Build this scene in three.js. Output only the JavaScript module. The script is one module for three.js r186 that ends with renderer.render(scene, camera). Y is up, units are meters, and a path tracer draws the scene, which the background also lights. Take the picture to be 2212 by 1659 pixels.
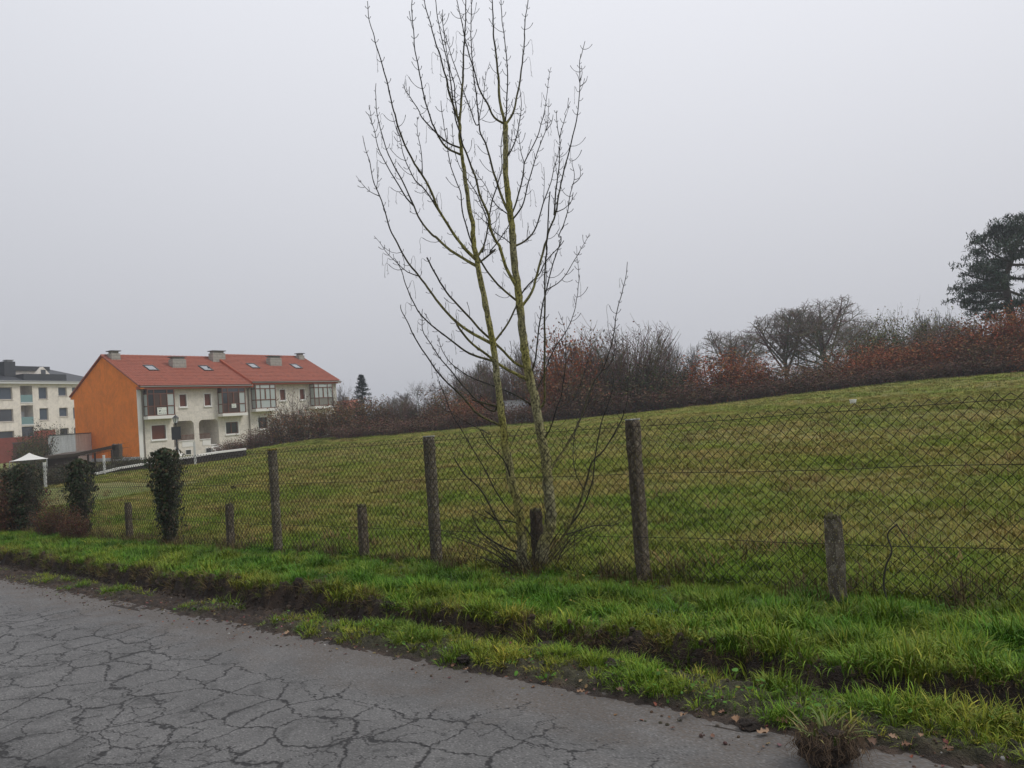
import * as THREE from 'three';
import { mergeGeometries } from 'three/addons/utils/BufferGeometryUtils.js';
import { createNoise2D, createNoise3D } from 'simplex-noise';

// ------------------------------------------------------------------ camera, sky, sun, exposure
const scene = new THREE.Scene();
const EYE = 1.65, ROLL = THREE.MathUtils.degToRad(4.0), PITCH = THREE.MathUtils.degToRad(1.98);
const camera = new THREE.PerspectiveCamera(53.07, 4 / 3, 0.1, 1500);
camera.position.set(0, EYE, 0);
camera.rotation.set(PITCH, 0, -ROLL, 'YXZ');
camera.updateMatrixWorld(true);
const renderer = new THREE.WebGLRenderer({ antialias: true });
renderer.setSize(1024, 768);
renderer.toneMapping = THREE.LinearToneMapping;
renderer.toneMappingExposure = 1.1;
renderer.shadowMap.enabled = true;

function skyTexture() {                       // an even, misty overcast: darker towards the horizon, a little brighter towards the hidden sun
  const W = 512, H = 256, data = new Float32Array(W * H * 4);
  for (let j = 0; j < H; j++) for (let i = 0; i < W; i++) {
    const el = ((j + .5) / H - .5) * Math.PI, az = ((i + .5) / W - .5) * Math.PI * 2;
    const dx = Math.cos(el) * Math.cos(az), dy = Math.sin(el), dz = Math.cos(el) * Math.sin(az);
    const s = Math.max(0, dy), toward = dx * .55 - dz * .83;      // hidden sun stands ahead and to the right
    let L = .40 * (1 + 1.4 * Math.pow(s, .95)) * (1 + .20 * toward);
    const warm = .02 * toward;
    const k = (j * W + i) * 4;
    data[k] = L * (.955 + warm); data[k + 1] = L * (.98 + warm * .5); data[k + 2] = L * (1.065 - s * .02); data[k + 3] = 1;
  }
  const t = new THREE.DataTexture(data, W, H, THREE.RGBAFormat, THREE.FloatType);
  t.mapping = THREE.EquirectangularReflectionMapping; t.magFilter = THREE.LinearFilter; t.minFilter = THREE.LinearFilter; t.needsUpdate = true;
  return t;
}
const sky = skyTexture();
scene.background = sky; scene.environment = sky;
const sun = new THREE.DirectionalLight(new THREE.Color(1, .97, .92), 1.4);
sun.position.set(60, 75, -25); sun.target.position.set(0, 0, -20);
sun.castShadow = true; sun.shadow.radius = 40; sun.shadow.mapSize.set(2048, 2048);
Object.assign(sun.shadow.camera, { left: -90, right: 90, top: 90, bottom: -90, near: 1, far: 300 });
scene.add(sun, sun.target);
scene.fog = new THREE.FogExp2(new THREE.Color().setRGB(.52, .54, .57), 0.0010);

// ------------------------------------------------------------------ helpers
function rng(seed) { let a = seed >>> 0; return () => { a = (a + 0x6D2B79F5) | 0; let t = Math.imul(a ^ (a >>> 15), 1 | a); t = (t + Math.imul(t ^ (t >>> 7), 61 | t)) ^ t; return ((t ^ (t >>> 14)) >>> 0) / 4294967296; }; }
const n2 = createNoise2D(rng(11)), n3 = createNoise3D(rng(12));
const clamp = (x, a = 0, b = 1) => Math.min(b, Math.max(a, x)), mix = (a, b, t) => a + (b - a) * t;
const sstep = (a, b, x) => { const t = clamp((x - a) / (b - a)); return t * t * (3 - 2 * t); };
const mix3 = (a, b, t) => [mix(a[0], b[0], t), mix(a[1], b[1], t), mix(a[2], b[2], t)];
const fbm = (x, y, o = 4) => { let s = 0, a = .5, f = 1; for (let i = 0; i < o; i++) { s += a * n2(x * f, y * f); a *= .5; f *= 2.03; } return s; };
const V = (x, y, z) => new THREE.Vector3(x, y, z);
const FPX = 1661;
function at(px, py, d) {                       // a point of the place, from where it is seen and how far it stands (metres ahead)
  const v = V((px - 1106) / FPX, (829.5 - py) / FPX, -1).applyEuler(camera.rotation);
  return v.multiplyScalar(d / -v.z).add(V(0, EYE, 0));
}
// the lane runs along s, its verge, fence and field lie across it along n
const sOf = (x, z) => -.768 * x - .64 * z, nOf = (x, z) => .64 * x - .768 * z;
const xz = (s, n) => [-.768 * s + .64 * n, -.64 * s - .768 * n];
const hs = s => s < 10 ? -.022 * s : -.22 - .55 * (1 - Math.exp(-(s - 10) * .022 / .55));
const bankN = s => 4.5 + .07 * n2(s * .7, 3.1) + .05 * n2(s * 2.3, 8.2) + .03 * n2(s * 6.5, 1.7);
const stripMask = s => Math.max(sstep(6.4, 4.6, s + .5 * n2(s, 5)), .6 * sstep(.1, .5, n2(s * .8, 19)) * sstep(16, 10, s));
function vergeY(s, n) {
  const b = bankN(s), strip = stripMask(s);
  let y = 0;
  y += strip * .05 * sstep(3.72, 3.92, n) * sstep(4.34, 4.2, n);
  y -= .045 * sstep(mix(3.95, 4.16, strip), mix(4.2, 4.32, strip), n) * sstep(b, b - .06, n);
  const rough = .022 * n2(s * 7, n * 7) + .018 * n2(s * 15, n * 15) + .010 * n2(s * 34, n * 34);
  const bank = sstep(b - .07, b + .05, n);
  y += bank * (mix(.12, .075, strip) + .045 * Math.exp(-Math.pow((n - b - .05) / .09, 2)) * (1 + n2(s * 5, 2)));
  y += .02 * fbm(s * .8, n * .8, 2) * bank - .03 * sstep(4.9, 6.3, n);
  return hs(s) + y + rough * sstep(3.7, 3.85, n) * (1 - .75 * sstep(b + .15, b + .35, n));
}
function fieldY(s, n) {
  const g = .037 + .004 * Math.cos((clamp(s, -10, 70) - 10) / 40 * Math.PI * 2);
  const run = Math.max(0, n - 6.3), cap = run > 52 ? 52 + 26 * (1 - Math.exp(-(run - 52) / 40)) : run;
  let y = hs(s) + .08 + g * cap + .05 * n2(s * .09, n * .09) * sstep(7, 14, n) + .02 * n2(s * .5, n * .5);
  y -= .22 * sstep(34, 43, s) * sstep(34, 24, n);
  y = mix(y, -.32, sstep(46, 54, s) * sstep(60, 45, n));        // street level below the houses
  return y;
}
function groundY(x, z) { const s = sOf(x, z), n = nOf(x, z); return n > 6.3 ? fieldY(s, n) : n > 3.7 ? vergeY(s, n) : hs(s); }

const taken = new Map();
function numbered(name) { const k = taken.get(name) || 0; taken.set(name, k + 1); return k ? `${name}_${String(k).padStart(3, '0')}` : name; }
function shadow(o) { o.traverse(m => { if (m.isMesh) { m.castShadow = true; m.receiveShadow = true; } }); return o; }
function thing(name, label, category, pos = [0, 0, 0], turn = 0, group) {
  const o = new THREE.Group(); o.name = numbered(name); o.position.set(...pos); o.rotation.y = turn; scene.add(o);
  o.userData = { label, category }; if (group) o.userData.group = group; return o;
}
function part(name, geo, mat, parent, label) { const m = new THREE.Mesh(geo, mat); m.name = name; m.castShadow = m.receiveShadow = true; parent.add(m); if (label) m.userData.label = label; return m; }
function single(name, geo, mat, label, category, group, pos) { const m = new THREE.Mesh(geo, mat); m.name = numbered(name); m.castShadow = m.receiveShadow = true; m.userData = { label, category }; if (group) m.userData.group = group; if (pos) m.position.set(...pos); scene.add(m); return m; }
function setting(name, geo, mat) { const m = new THREE.Mesh(geo, mat); m.name = name; m.castShadow = m.receiveShadow = true; m.userData.kind = 'structure'; scene.add(m); return m; }
function copyOf(o, label, group) { const c = o.clone(); c.name = numbered(o.name.replace(/_\d{3}$/, '')); c.userData = { ...o.userData, label }; if (group) c.userData.group = group; scene.add(c); return c; }

class GB {                                     // gathers vertices into one geometry
  constructor() { this.p = []; this.u = []; this.c = []; this.i = []; }
  v(x, y, z, u = 0, w = 0, c = null) { this.p.push(x, y, z); this.u.push(u, w); if (c) this.c.push(c[0], c[1], c[2]); return this.p.length / 3 - 1; }
  t(a, b, c) { this.i.push(a, b, c); }
  q(a, b, c, d) { this.i.push(a, b, c, a, c, d); }
  quad(A, B, C, D, c) { const a = this.v(A.x, A.y, A.z, 0, 0, c), b = this.v(B.x, B.y, B.z, 1, 0, c), e = this.v(C.x, C.y, C.z, 1, 1, c), d = this.v(D.x, D.y, D.z, 0, 1, c); this.q(a, b, e, d); }
  tube(pts, rad, sides, col, rough = 0) {       // pts: Vector3[], rad: number[] or fn(t)
    const N = pts.length; let t0 = pts[1].clone().sub(pts[0]).normalize(); let nn = Math.abs(t0.y) < .9 ? V(0, 1, 0) : V(1, 0, 0);
    nn.sub(t0.clone().multiplyScalar(nn.dot(t0))).normalize(); let len = 0, prev = -1;
    for (let k = 0; k < N; k++) {
      const tg = (k < N - 1 ? pts[k + 1].clone().sub(pts[k]) : pts[k].clone().sub(pts[k - 1])).normalize();
      if (k && k < N - 1) tg.add(pts[k].clone().sub(pts[k - 1]).normalize()).normalize();
      nn.sub(tg.clone().multiplyScalar(nn.dot(tg))).normalize(); const bb = tg.clone().cross(nn);
      if (k) len += pts[k].distanceTo(pts[k - 1]);
      const r = typeof rad === 'function' ? rad(k / (N - 1)) : rad[k]; const st = this.p.length / 3;
      for (let s = 0; s < sides + (sides > 5 ? 1 : 0); s++) {
        const a = s / sides * Math.PI * 2; let rr = r;
        if (rough) { const q = pts[k]; rr *= 1 + rough * n3(q.x * 9 + Math.cos(a) * 1.1, q.y * 14, q.z * 9 + Math.sin(a) * 1.1); }
        const ca = Math.cos(a) * rr, sa = Math.sin(a) * rr;
        this.v(pts[k].x + nn.x * ca + bb.x * sa, pts[k].y + nn.y * ca + bb.y * sa, pts[k].z + nn.z * ca + bb.z * sa, s / sides * Math.max(.06, r * 6.28), len, typeof col === 'function' ? col(r, k / (N - 1), pts[k]) : col);
      }
      if (prev >= 0) { const m = sides > 5 ? sides : sides; for (let s = 0; s < m; s++) { const s2 = sides > 5 ? s + 1 : (s + 1) % sides; this.q(prev + s, prev + s2, st + s2, st + s); } }
      prev = st;
    }
    const e = this.v(pts[N - 1].x, pts[N - 1].y, pts[N - 1].z, 0, len, typeof col === 'function' ? col(0, 1, pts[N - 1]) : col);
    for (let s = 0; s < sides; s++) this.t(prev + s, prev + (sides > 5 ? s + 1 : (s + 1) % sides), e);
  }
  build(flat = false) {
    let g = new THREE.BufferGeometry();
    g.setAttribute('position', new THREE.Float32BufferAttribute(this.p, 3)); g.setAttribute('uv', new THREE.Float32BufferAttribute(this.u, 2));
    if (this.c.length) g.setAttribute('color', new THREE.Float32BufferAttribute(this.c, 3));
    g.setIndex(this.i); if (flat) g = g.toNonIndexed(); g.computeVertexNormals(); return g;
  }
}
function metricUV(g, k = 1) {                  // texture coordinates in metres, by the way each face points
  const h = g.index ? g.toNonIndexed() : g; h.computeVertexNormals(); const p = h.attributes.position, n = h.attributes.normal, u = new Float32Array(p.count * 2);
  for (let i = 0; i < p.count; i += 3) {
    let ax = 0, ay = 0, az = 0; for (let j = 0; j < 3; j++) { ax += Math.abs(n.getX(i + j)); ay += Math.abs(n.getY(i + j)); az += Math.abs(n.getZ(i + j)); }
    for (let j = 0; j < 3; j++) { const x = p.getX(i + j), y = p.getY(i + j), z = p.getZ(i + j); const q = ay > ax && ay > az ? [x, z] : ax > az ? [z, y] : [x, y]; u[(i + j) * 2] = q[0] * k; u[(i + j) * 2 + 1] = q[1] * k; }
  }
  h.setAttribute('uv', new THREE.BufferAttribute(u, 2)); return h;
}
function box(w, h, d, x = 0, y = 0, z = 0) { return metricUV(new THREE.BoxGeometry(w, h, d).translate(x, y, z)); }
const span = (x0, x1, y0, y1, z0, z1) => box(x1 - x0, y1 - y0, z1 - z0, (x0 + x1) / 2, (y0 + y1) / 2, (z0 + z1) / 2);
const join = list => mergeGeometries(list.map(g => { const h = g.index ? g.toNonIndexed() : g; for (const k of Object.keys(h.attributes)) if (!['position', 'normal', 'uv'].includes(k)) h.deleteAttribute(k); return h; }));

const toS = x => { x = clamp(x); return Math.round(255 * (x <= .0031308 ? 12.92 * x : 1.055 * Math.pow(x, 1 / 2.4) - .055)); };
function colourTex(W, H, fn, repeat = [1, 1]) {
  const d = new Uint8Array(W * H * 4); for (let j = 0; j < H; j++) for (let i = 0; i < W; i++) { const c = fn(i / W, j / H, i, j), k = (j * W + i) * 4; d[k] = toS(c[0]); d[k + 1] = toS(c[1]); d[k + 2] = toS(c[2]); d[k + 3] = 255; }
  const t = new THREE.DataTexture(d, W, H); t.colorSpace = THREE.SRGBColorSpace; t.wrapS = t.wrapT = THREE.RepeatWrapping; t.repeat.set(...repeat); t.magFilter = THREE.LinearFilter; t.minFilter = THREE.LinearMipmapLinearFilter; t.generateMipmaps = true; t.needsUpdate = true; return t;
}
function dataTex(W, H, fn, repeat = [1, 1]) {
  const d = new Uint8Array(W * H * 4); for (let j = 0; j < H; j++) for (let i = 0; i < W; i++) { const c = Math.round(255 * clamp(fn(i / W, j / H, i, j))), k = (j * W + i) * 4; d[k] = d[k + 1] = d[k + 2] = c; d[k + 3] = 255; }
  const t = new THREE.DataTexture(d, W, H); t.wrapS = t.wrapT = THREE.RepeatWrapping; t.repeat.set(...repeat); t.magFilter = THREE.LinearFilter; t.minFilter = THREE.LinearMipmapLinearFilter; t.generateMipmaps = true; t.needsUpdate = true; return t;
}
// noise that repeats every unit square
const TAU = Math.PI * 2;
const tileN = (u, v, f, o = 0) => { const r = f / TAU; return (n3(Math.cos(u * TAU) * r + o, Math.sin(u * TAU) * r, Math.cos(v * TAU) * r * .9 + 5) + n3(Math.cos(u * TAU) * r - 7, Math.sin(v * TAU) * r + o, Math.sin(u * TAU) * r + Math.cos(v * TAU) * r)) * .62; };
const M = (c, rough = .9, extra = {}) => new THREE.MeshStandardMaterial({ color: new THREE.Color().setRGB(...c), roughness: rough, metalness: 0, ...extra });
const leafy = (rough, extra = {}) => new THREE.MeshPhysicalMaterial({ vertexColors: true, roughness: rough, metalness: 0, specularIntensity: .3, ...extra });
const MV = (rough = .9, extra = {}) => new THREE.MeshStandardMaterial({ vertexColors: true, roughness: rough, metalness: 0, ...extra });
// ------------------------------------------------------------------ road
{
  const S0 = -14, S1 = 60, N0 = -2.8, NV = .35, N1 = 3.82, C = 3, K = 2.6;
  const T = s => Math.asinh((s - C) / K), t0 = T(S0), t1 = T(S1), uOf = s => (T(s) - t0) / (t1 - t0), sAt = u => C + K * Math.sinh(mix(t0, t1, u));
  const W = 2048, H = 1024, hash = (x, y, k) => { let h = Math.imul(x, 374761393) ^ Math.imul(y, 668265263) ^ Math.imul(k, 1274126177); h = Math.imul(h ^ (h >>> 13), 1274126177); return ((h ^ (h >>> 16)) >>> 0) / 4294967296; };
  const cell = (x, y, k) => {                  // distance to the nearest crack between plates
    const ix = Math.floor(x), iy = Math.floor(y); let a = 9, b = 9, ax = 0, ay = 0, bx = 0, by = 0;
    for (let j = -1; j < 2; j++) for (let i = -1; i < 2; i++) {
      const px = ix + i + .08 + .84 * hash(ix + i, iy + j, k), py = iy + j + .08 + .84 * hash(ix + i, iy + j, k + 9), d = (px - x) ** 2 + (py - y) ** 2;
      if (d < a) { b = a; bx = ax; by = ay; a = d; ax = px; ay = py; } else if (d < b) { b = d; bx = px; by = py; }
    }
    const l = Math.hypot(bx - ax, by - ay) || 1; return [(b - a) / (2 * l), ax + bx, ay + by];
  };
  const crack = new Float32Array(W * H), col = new Float32Array(W * H * 3);
  for (let j = 0; j < H; j++) for (let i = 0; i < W; i++) {
    const s = sAt((i + .5) / W), n = NV + (N1 - NV) * (j + .5) / H;
    const wx = s + .06 * n2(s * 1.6, n * 1.6) + .018 * n2(s * 7, n * 7) + .012 * n2(s * 23, n * 23), wy = n + .06 * n2(s * 1.6 + 40, n * 1.6) + .018 * n2(s * 7 + 40, n * 7) + .012 * n2(s * 23 + 9, n * 23);
    const c1 = cell(wx * 2.6, wy * 3.3, 1), c2 = cell(wx * 5.6, wy * 6.4, 2);
    const edge = sstep(3.45, 2.9, n + .25 * n2(s * .9, 77));
    const w1 = (.0062 + .0075 * clamp(n2(c1[1] * 1.3, c1[2] * 1.3) + .3)) * sstep(-.95, -.5, n2(c1[1] * 2.1 + 3, c1[2] * 2.1)) * edge;
    const finePatch = sstep(-.35, .25, n2(s * .55 + 4, n * .8 + 2)) * edge;
    const w2 = .0055 * finePatch * sstep(-.45, .1, n2(c2[1] * 1.7, c2[2] * 1.7));
    const k1 = w1 > .0008 ? 1 - sstep(w1 * .5, w1 * 1.25, c1[0] / 2.95) : 0, k2 = w2 > .0008 ? 1 - sstep(w2 * .4, w2 * 1.3, c2[0] / 6) : 0;
    let k = Math.max(k1, k2 * .85);
    const px = i * 1.0, grain = n2(s * 120, n * 120) * .5 + n2(s * 61, n * 61) * .5, chip = hash(Math.floor(s * 150), Math.floor(n * 150), 5);
    const blot = fbm(s * 1.1, n * 1.3, 4), tar = sstep(.30, .42, fbm(s * 2.3 + 20, n * 2.7, 4) + .10 * (1 - sstep(0, .05, c1[0] / 2.95)));
    let g = .094 * (1 + .30 * blot + .16 * grain) * (chip > .9 ? 1.65 : chip < .1 ? .55 : 1);
    g *= mix(1, .5, tar * (.55 + .45 * n2(s * 30, n * 30)) * edge);
    const mud = sstep(.05, .5, fbm((s - 5.2) * .9, (n - 1.1) * .9, 3) + .9 - Math.hypot((s - 5.6) * .5, (n - .8)) * .95);
    g *= mix(1, .5, mud * (.6 + .4 * n2(s * 14, n * 14)));
    const dirt = clamp(sstep(3.0, 3.72, n + .22 * n2(s * 2.2, n * 3) + .07 * n2(s * 11, n * 11)) * (.55 + .45 * n2(s * 33, n * 33)));
    let c = mix3([g * 1.02, g * .985, g * .955], [.075 + .03 * grain, .054 + .02 * grain, .038 + .012 * grain], dirt * .85);
    c = mix3(c, [.009, .008, .008], k * .97);
    const o = (j * W + i); crack[o] = clamp(.62 + .16 * grain + (chip > .93 ? .12 : 0) - .6 * k); col[o * 3] = c[0]; col[o * 3 + 1] = c[1]; col[o * 3 + 2] = c[2];
  }
  const map = colourTex(W, H, (u, v, i, j) => { const o = (j * W + i) * 3; return [col[o], col[o + 1], col[o + 2]]; }), bump = dataTex(W, H, (u, v, i, j) => crack[j * W + i]);
  const g = new GB(), NS = 420, ns = [N0, -1.5, NV, .9, 1.5, 2.1, 2.6, 3.0, 3.3, 3.5, 3.65, N1];
  for (let a = 0; a <= NS; a++) { const u = a / NS, s = sAt(u); for (const n of ns) { const [x, z] = xz(s, n); g.v(x, hs(s) + .012 * n2(s * .6, n * .9) * sstep(3.8, 3.4, n) + .004, z, u * (1 - 1 / W), Math.abs(n - NV) / (N1 - NV) * .998); } }
  for (let a = 0; a < NS; a++) for (let b = 0; b < ns.length - 1; b++) { const q = a * ns.length + b; g.q(q, q + ns.length, q + ns.length + 1, q + 1); }
  const geo = g.build(); fixUp(geo);
  map.wrapS = map.wrapT = bump.wrapS = bump.wrapT = THREE.ClampToEdgeWrapping;
  setting('road', geo, M([1, 1, 1], .8, { map, bumpMap: bump, bumpScale: .012, side: THREE.DoubleSide }));
}
function fixUp(geo) { const nn = geo.attributes.normal; let s = 0; for (let i = 0; i < nn.count; i += 37) s += nn.getY(i); if (s < 0) { const ix = geo.index.array; for (let i = 0; i < ix.length; i += 3) { const t = ix[i]; ix[i] = ix[i + 1]; ix[i + 1] = t; } geo.computeVertexNormals(); } }

// ------------------------------------------------------------------ verge with its wheel rut, the field, the ground across the lane
const soilTex = colourTex(512, 512, (u, v) => { const a = tileN(u, v, 9), b = tileN(u, v, 34, 3), c = tileN(u, v, 90, 6); const k = 1 + .35 * a + .35 * b + .45 * c; return [.62 * k, .6 * k, .58 * k]; });
const soilBump = dataTex(512, 512, (u, v) => .5 + .22 * tileN(u, v, 34, 3) + .22 * tileN(u, v, 90, 6));
function patchTone(s, n) { return clamp(.5 + .95 * fbm(s * .16 + 9, n * .28, 3) + .4 * n2(s * .8, n * 1.3) * .7); }   // 0 green .. 1 straw
{
  const g = new GB(), sA = [], nA = [];
  for (let s = -6; s < 22; s += .03) sA.push(s); for (let s = 22; s <= 60; s += .4) sA.push(s);
  for (let n = 3.66; n < 4.9; n += .022) nA.push(n); for (let n = 4.9; n <= 6.46; n += .08) nA.push(n);
  const soil = [.034, .023, .016], loam = [.058, .039, .027], turf = [.05, .05, .022];
  for (const s of sA) for (const n of nA) {
    const [x, z] = xz(s, n), b = bankN(s), y = n > 6.3 ? Math.min(vergeY(s, n), fieldY(s, n)) - .02 : vergeY(s, n);
    const grass = sstep(b + .02, b + .14, n + .05 * n2(s * 6, n * 6)), litter = sstep(.1, .5, n2(s * 3, n * 4));
    let c = mix3(mix3(soil, loam, litter), turf, grass); const cs = stripMask(s) * sstep(3.76, 3.86, n) * sstep(4.38, 4.26, n); c = mix3(c, turf, cs * .8);
    g.v(x, y + .002, z, s * 1.4, (n + 1.2 * (y - hs(s))) * 1.4, c.map(q => q * 1.25));
  }
  for (let a = 0; a < sA.length - 1; a++) for (let b = 0; b < nA.length - 1; b++) { const q = a * nA.length + b; g.q(q, q + nA.length, q + nA.length + 1, q + 1); }
  const geo = g.build(); fixUp(geo); setting('grass_verge', geo, MV(.95, { map: soilTex, bumpMap: soilBump, bumpScale: .012, side: THREE.DoubleSide }));
}
const fieldTex = colourTex(512, 512, (u, v) => { const a = tileN(u, v, 14), b = tileN(u, v, 40, 3), c = tileN(u, v, 110, 6); const k = 1 + .25 * a + .3 * b + .35 * c, w = .12 * tileN(u, v, 22, 9); return [.78 * k * (1 + w), .78 * k, .74 * k * (1 - w)]; });
const fieldBump = dataTex(512, 512, (u, v) => .5 + .25 * tileN(u, v, 40, 3) + .2 * tileN(u, v, 110, 6));
const GREEN = [.148, .198, .018], STRAW = [.252, .218, .064];
function fieldColour(s, n) { return mix3(GREEN, STRAW, patchTone(s, n)); }
{
  const g = new GB(), ax = (a, b, st, gr) => { const o = []; let x = a, d = st; while (x < b) { o.push(x); x += d; d *= gr; } o.push(b); return o; };
  const nA = [6.3, ...ax(6.34, 420, .2, 1.035)], sp = ax(12, 420, .45, 1.03), sm = ax(0, 260, .45, 1.05);
  const sA = [...sm.slice(1).reverse().map(v => 12 - v), ...sp];
  for (const s of sA) for (const n of nA) { const [x, z] = xz(s, n); g.v(x, fieldY(s, n) - (n < 6.31 ? .2 : 0), z, s * .9, n * .9, fieldColour(s, n)); }
  for (let a = 0; a < sA.length - 1; a++) for (let b = 0; b < nA.length - 1; b++) { const q = a * nA.length + b; g.q(q, q + nA.length, q + nA.length + 1, q + 1); }
  const geo = g.build(); fixUp(geo); setting('field', geo, MV(.95, { map: fieldTex, bumpMap: fieldBump, bumpScale: .03, side: THREE.DoubleSide }));
  const h = new GB(), nB = ax(2.75, 320, .4, 1.3).map(v => -v), sB = [-260, -120, -60, -30, -14, -5, 0, 5, 10, 20, 40, 80, 160, 420];
  for (const s of sB) for (const n of nB) { const [x, z] = xz(s, n); h.v(x, hs(s) - .01, z, s * .9, n * .9, fieldColour(s, -n)); }
  for (let a = 0; a < sB.length - 1; a++) for (let b = 0; b < nB.length - 1; b++) { const q = a * nB.length + b; h.q(q, q + nB.length, q + nB.length + 1, q + 1); }
  const k = h.build(); fixUp(k); setting('ground_across_the_lane', k, MV(.95, { map: fieldTex, side: THREE.DoubleSide }));
}

// ------------------------------------------------------------------ grass: nobody could count it
function tuft(seed, blades, spread, lean, wid, tones, segs = 3) {
  const r = rng(seed), g = new GB();
  for (let b = 0; b < blades; b++) {
    const a = r() * TAU, d = Math.sqrt(r()) * spread, bx = Math.cos(a) * d, bz = Math.sin(a) * d, dir = a + (r() - .5) * 2.2, L = .45 + r() * .55, w = wid * (.6 + r() * .8), tone = tones[Math.floor(r() * tones.length)], k = .75 + r() * .5, c = tone.map(q => q * k);
    const px = -Math.sin(dir), pz = Math.cos(dir), a0 = lean * .35 * r(), bendA = lean * (.3 + 1.5 * r() * r() + .5 * r()); let prev = -1, x = bx, y = 0, z = bz;
    for (let s = 0; s <= segs; s++) {
      const t = s / segs, ww = w * (s === 0 ? .7 : 1 - t * t) * .5;
      if (s) { const an = a0 + bendA * (t - .5 / segs) * 1.6; x += Math.cos(dir) * Math.sin(an) * L / segs; z += Math.sin(dir) * Math.sin(an) * L / segs; y += Math.cos(an) * L / segs; }
      if (s < segs) { const i = g.v(x - px * ww, y, z - pz * ww, 0, t, c), j = g.v(x + px * ww, y, z + pz * ww, 1, t, c); if (prev >= 0) g.q(prev, prev + 1, j, i); prev = i; }
      else { const i = g.v(x, y, z, .5, 1, c); g.t(prev, prev + 1, i); }
    }
  }
  return g.build();
}
const scatterM = new THREE.Matrix4(), scatterQ = new THREE.Quaternion(), scatterE = new THREE.Euler();
function scatter(name, label, category, geo, mat, list) {
  const m = new THREE.InstancedMesh(geo, mat, list.length); m.name = numbered(name); m.userData = { kind: 'stuff', label, category }; m.castShadow = m.receiveShadow = true;
  const c = new THREE.Color();
  list.forEach((o, i) => { scatterE.set(o.tx || 0, o.ry, o.tz || 0); scatterQ.setFromEuler(scatterE); scatterM.compose(V(o.x, o.y, o.z), scatterQ, V(o.sx, o.sy, o.sx)); m.setMatrixAt(i, scatterM); c.setRGB(...o.c); m.setColorAt(i, c); });
  scene.add(m); return m;
}
const fresh = [[1, 1, 1], [.8, .95, .8], [1.25, 1.1, .9], [.9, 1.05, 1.0]], mixed = [[1, 1, 1], [.85, 1, .8], [1.3, 1.12, 1.1], [1.5, 1.25, 1.3]], dry = [[1, 1, 1], [1.2, 1.1, 1], [.7, .65, .6]];
const grassMat = leafy(.55, { side: THREE.DoubleSide }), grassDry = leafy(.8, { side: THREE.DoubleSide });
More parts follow.
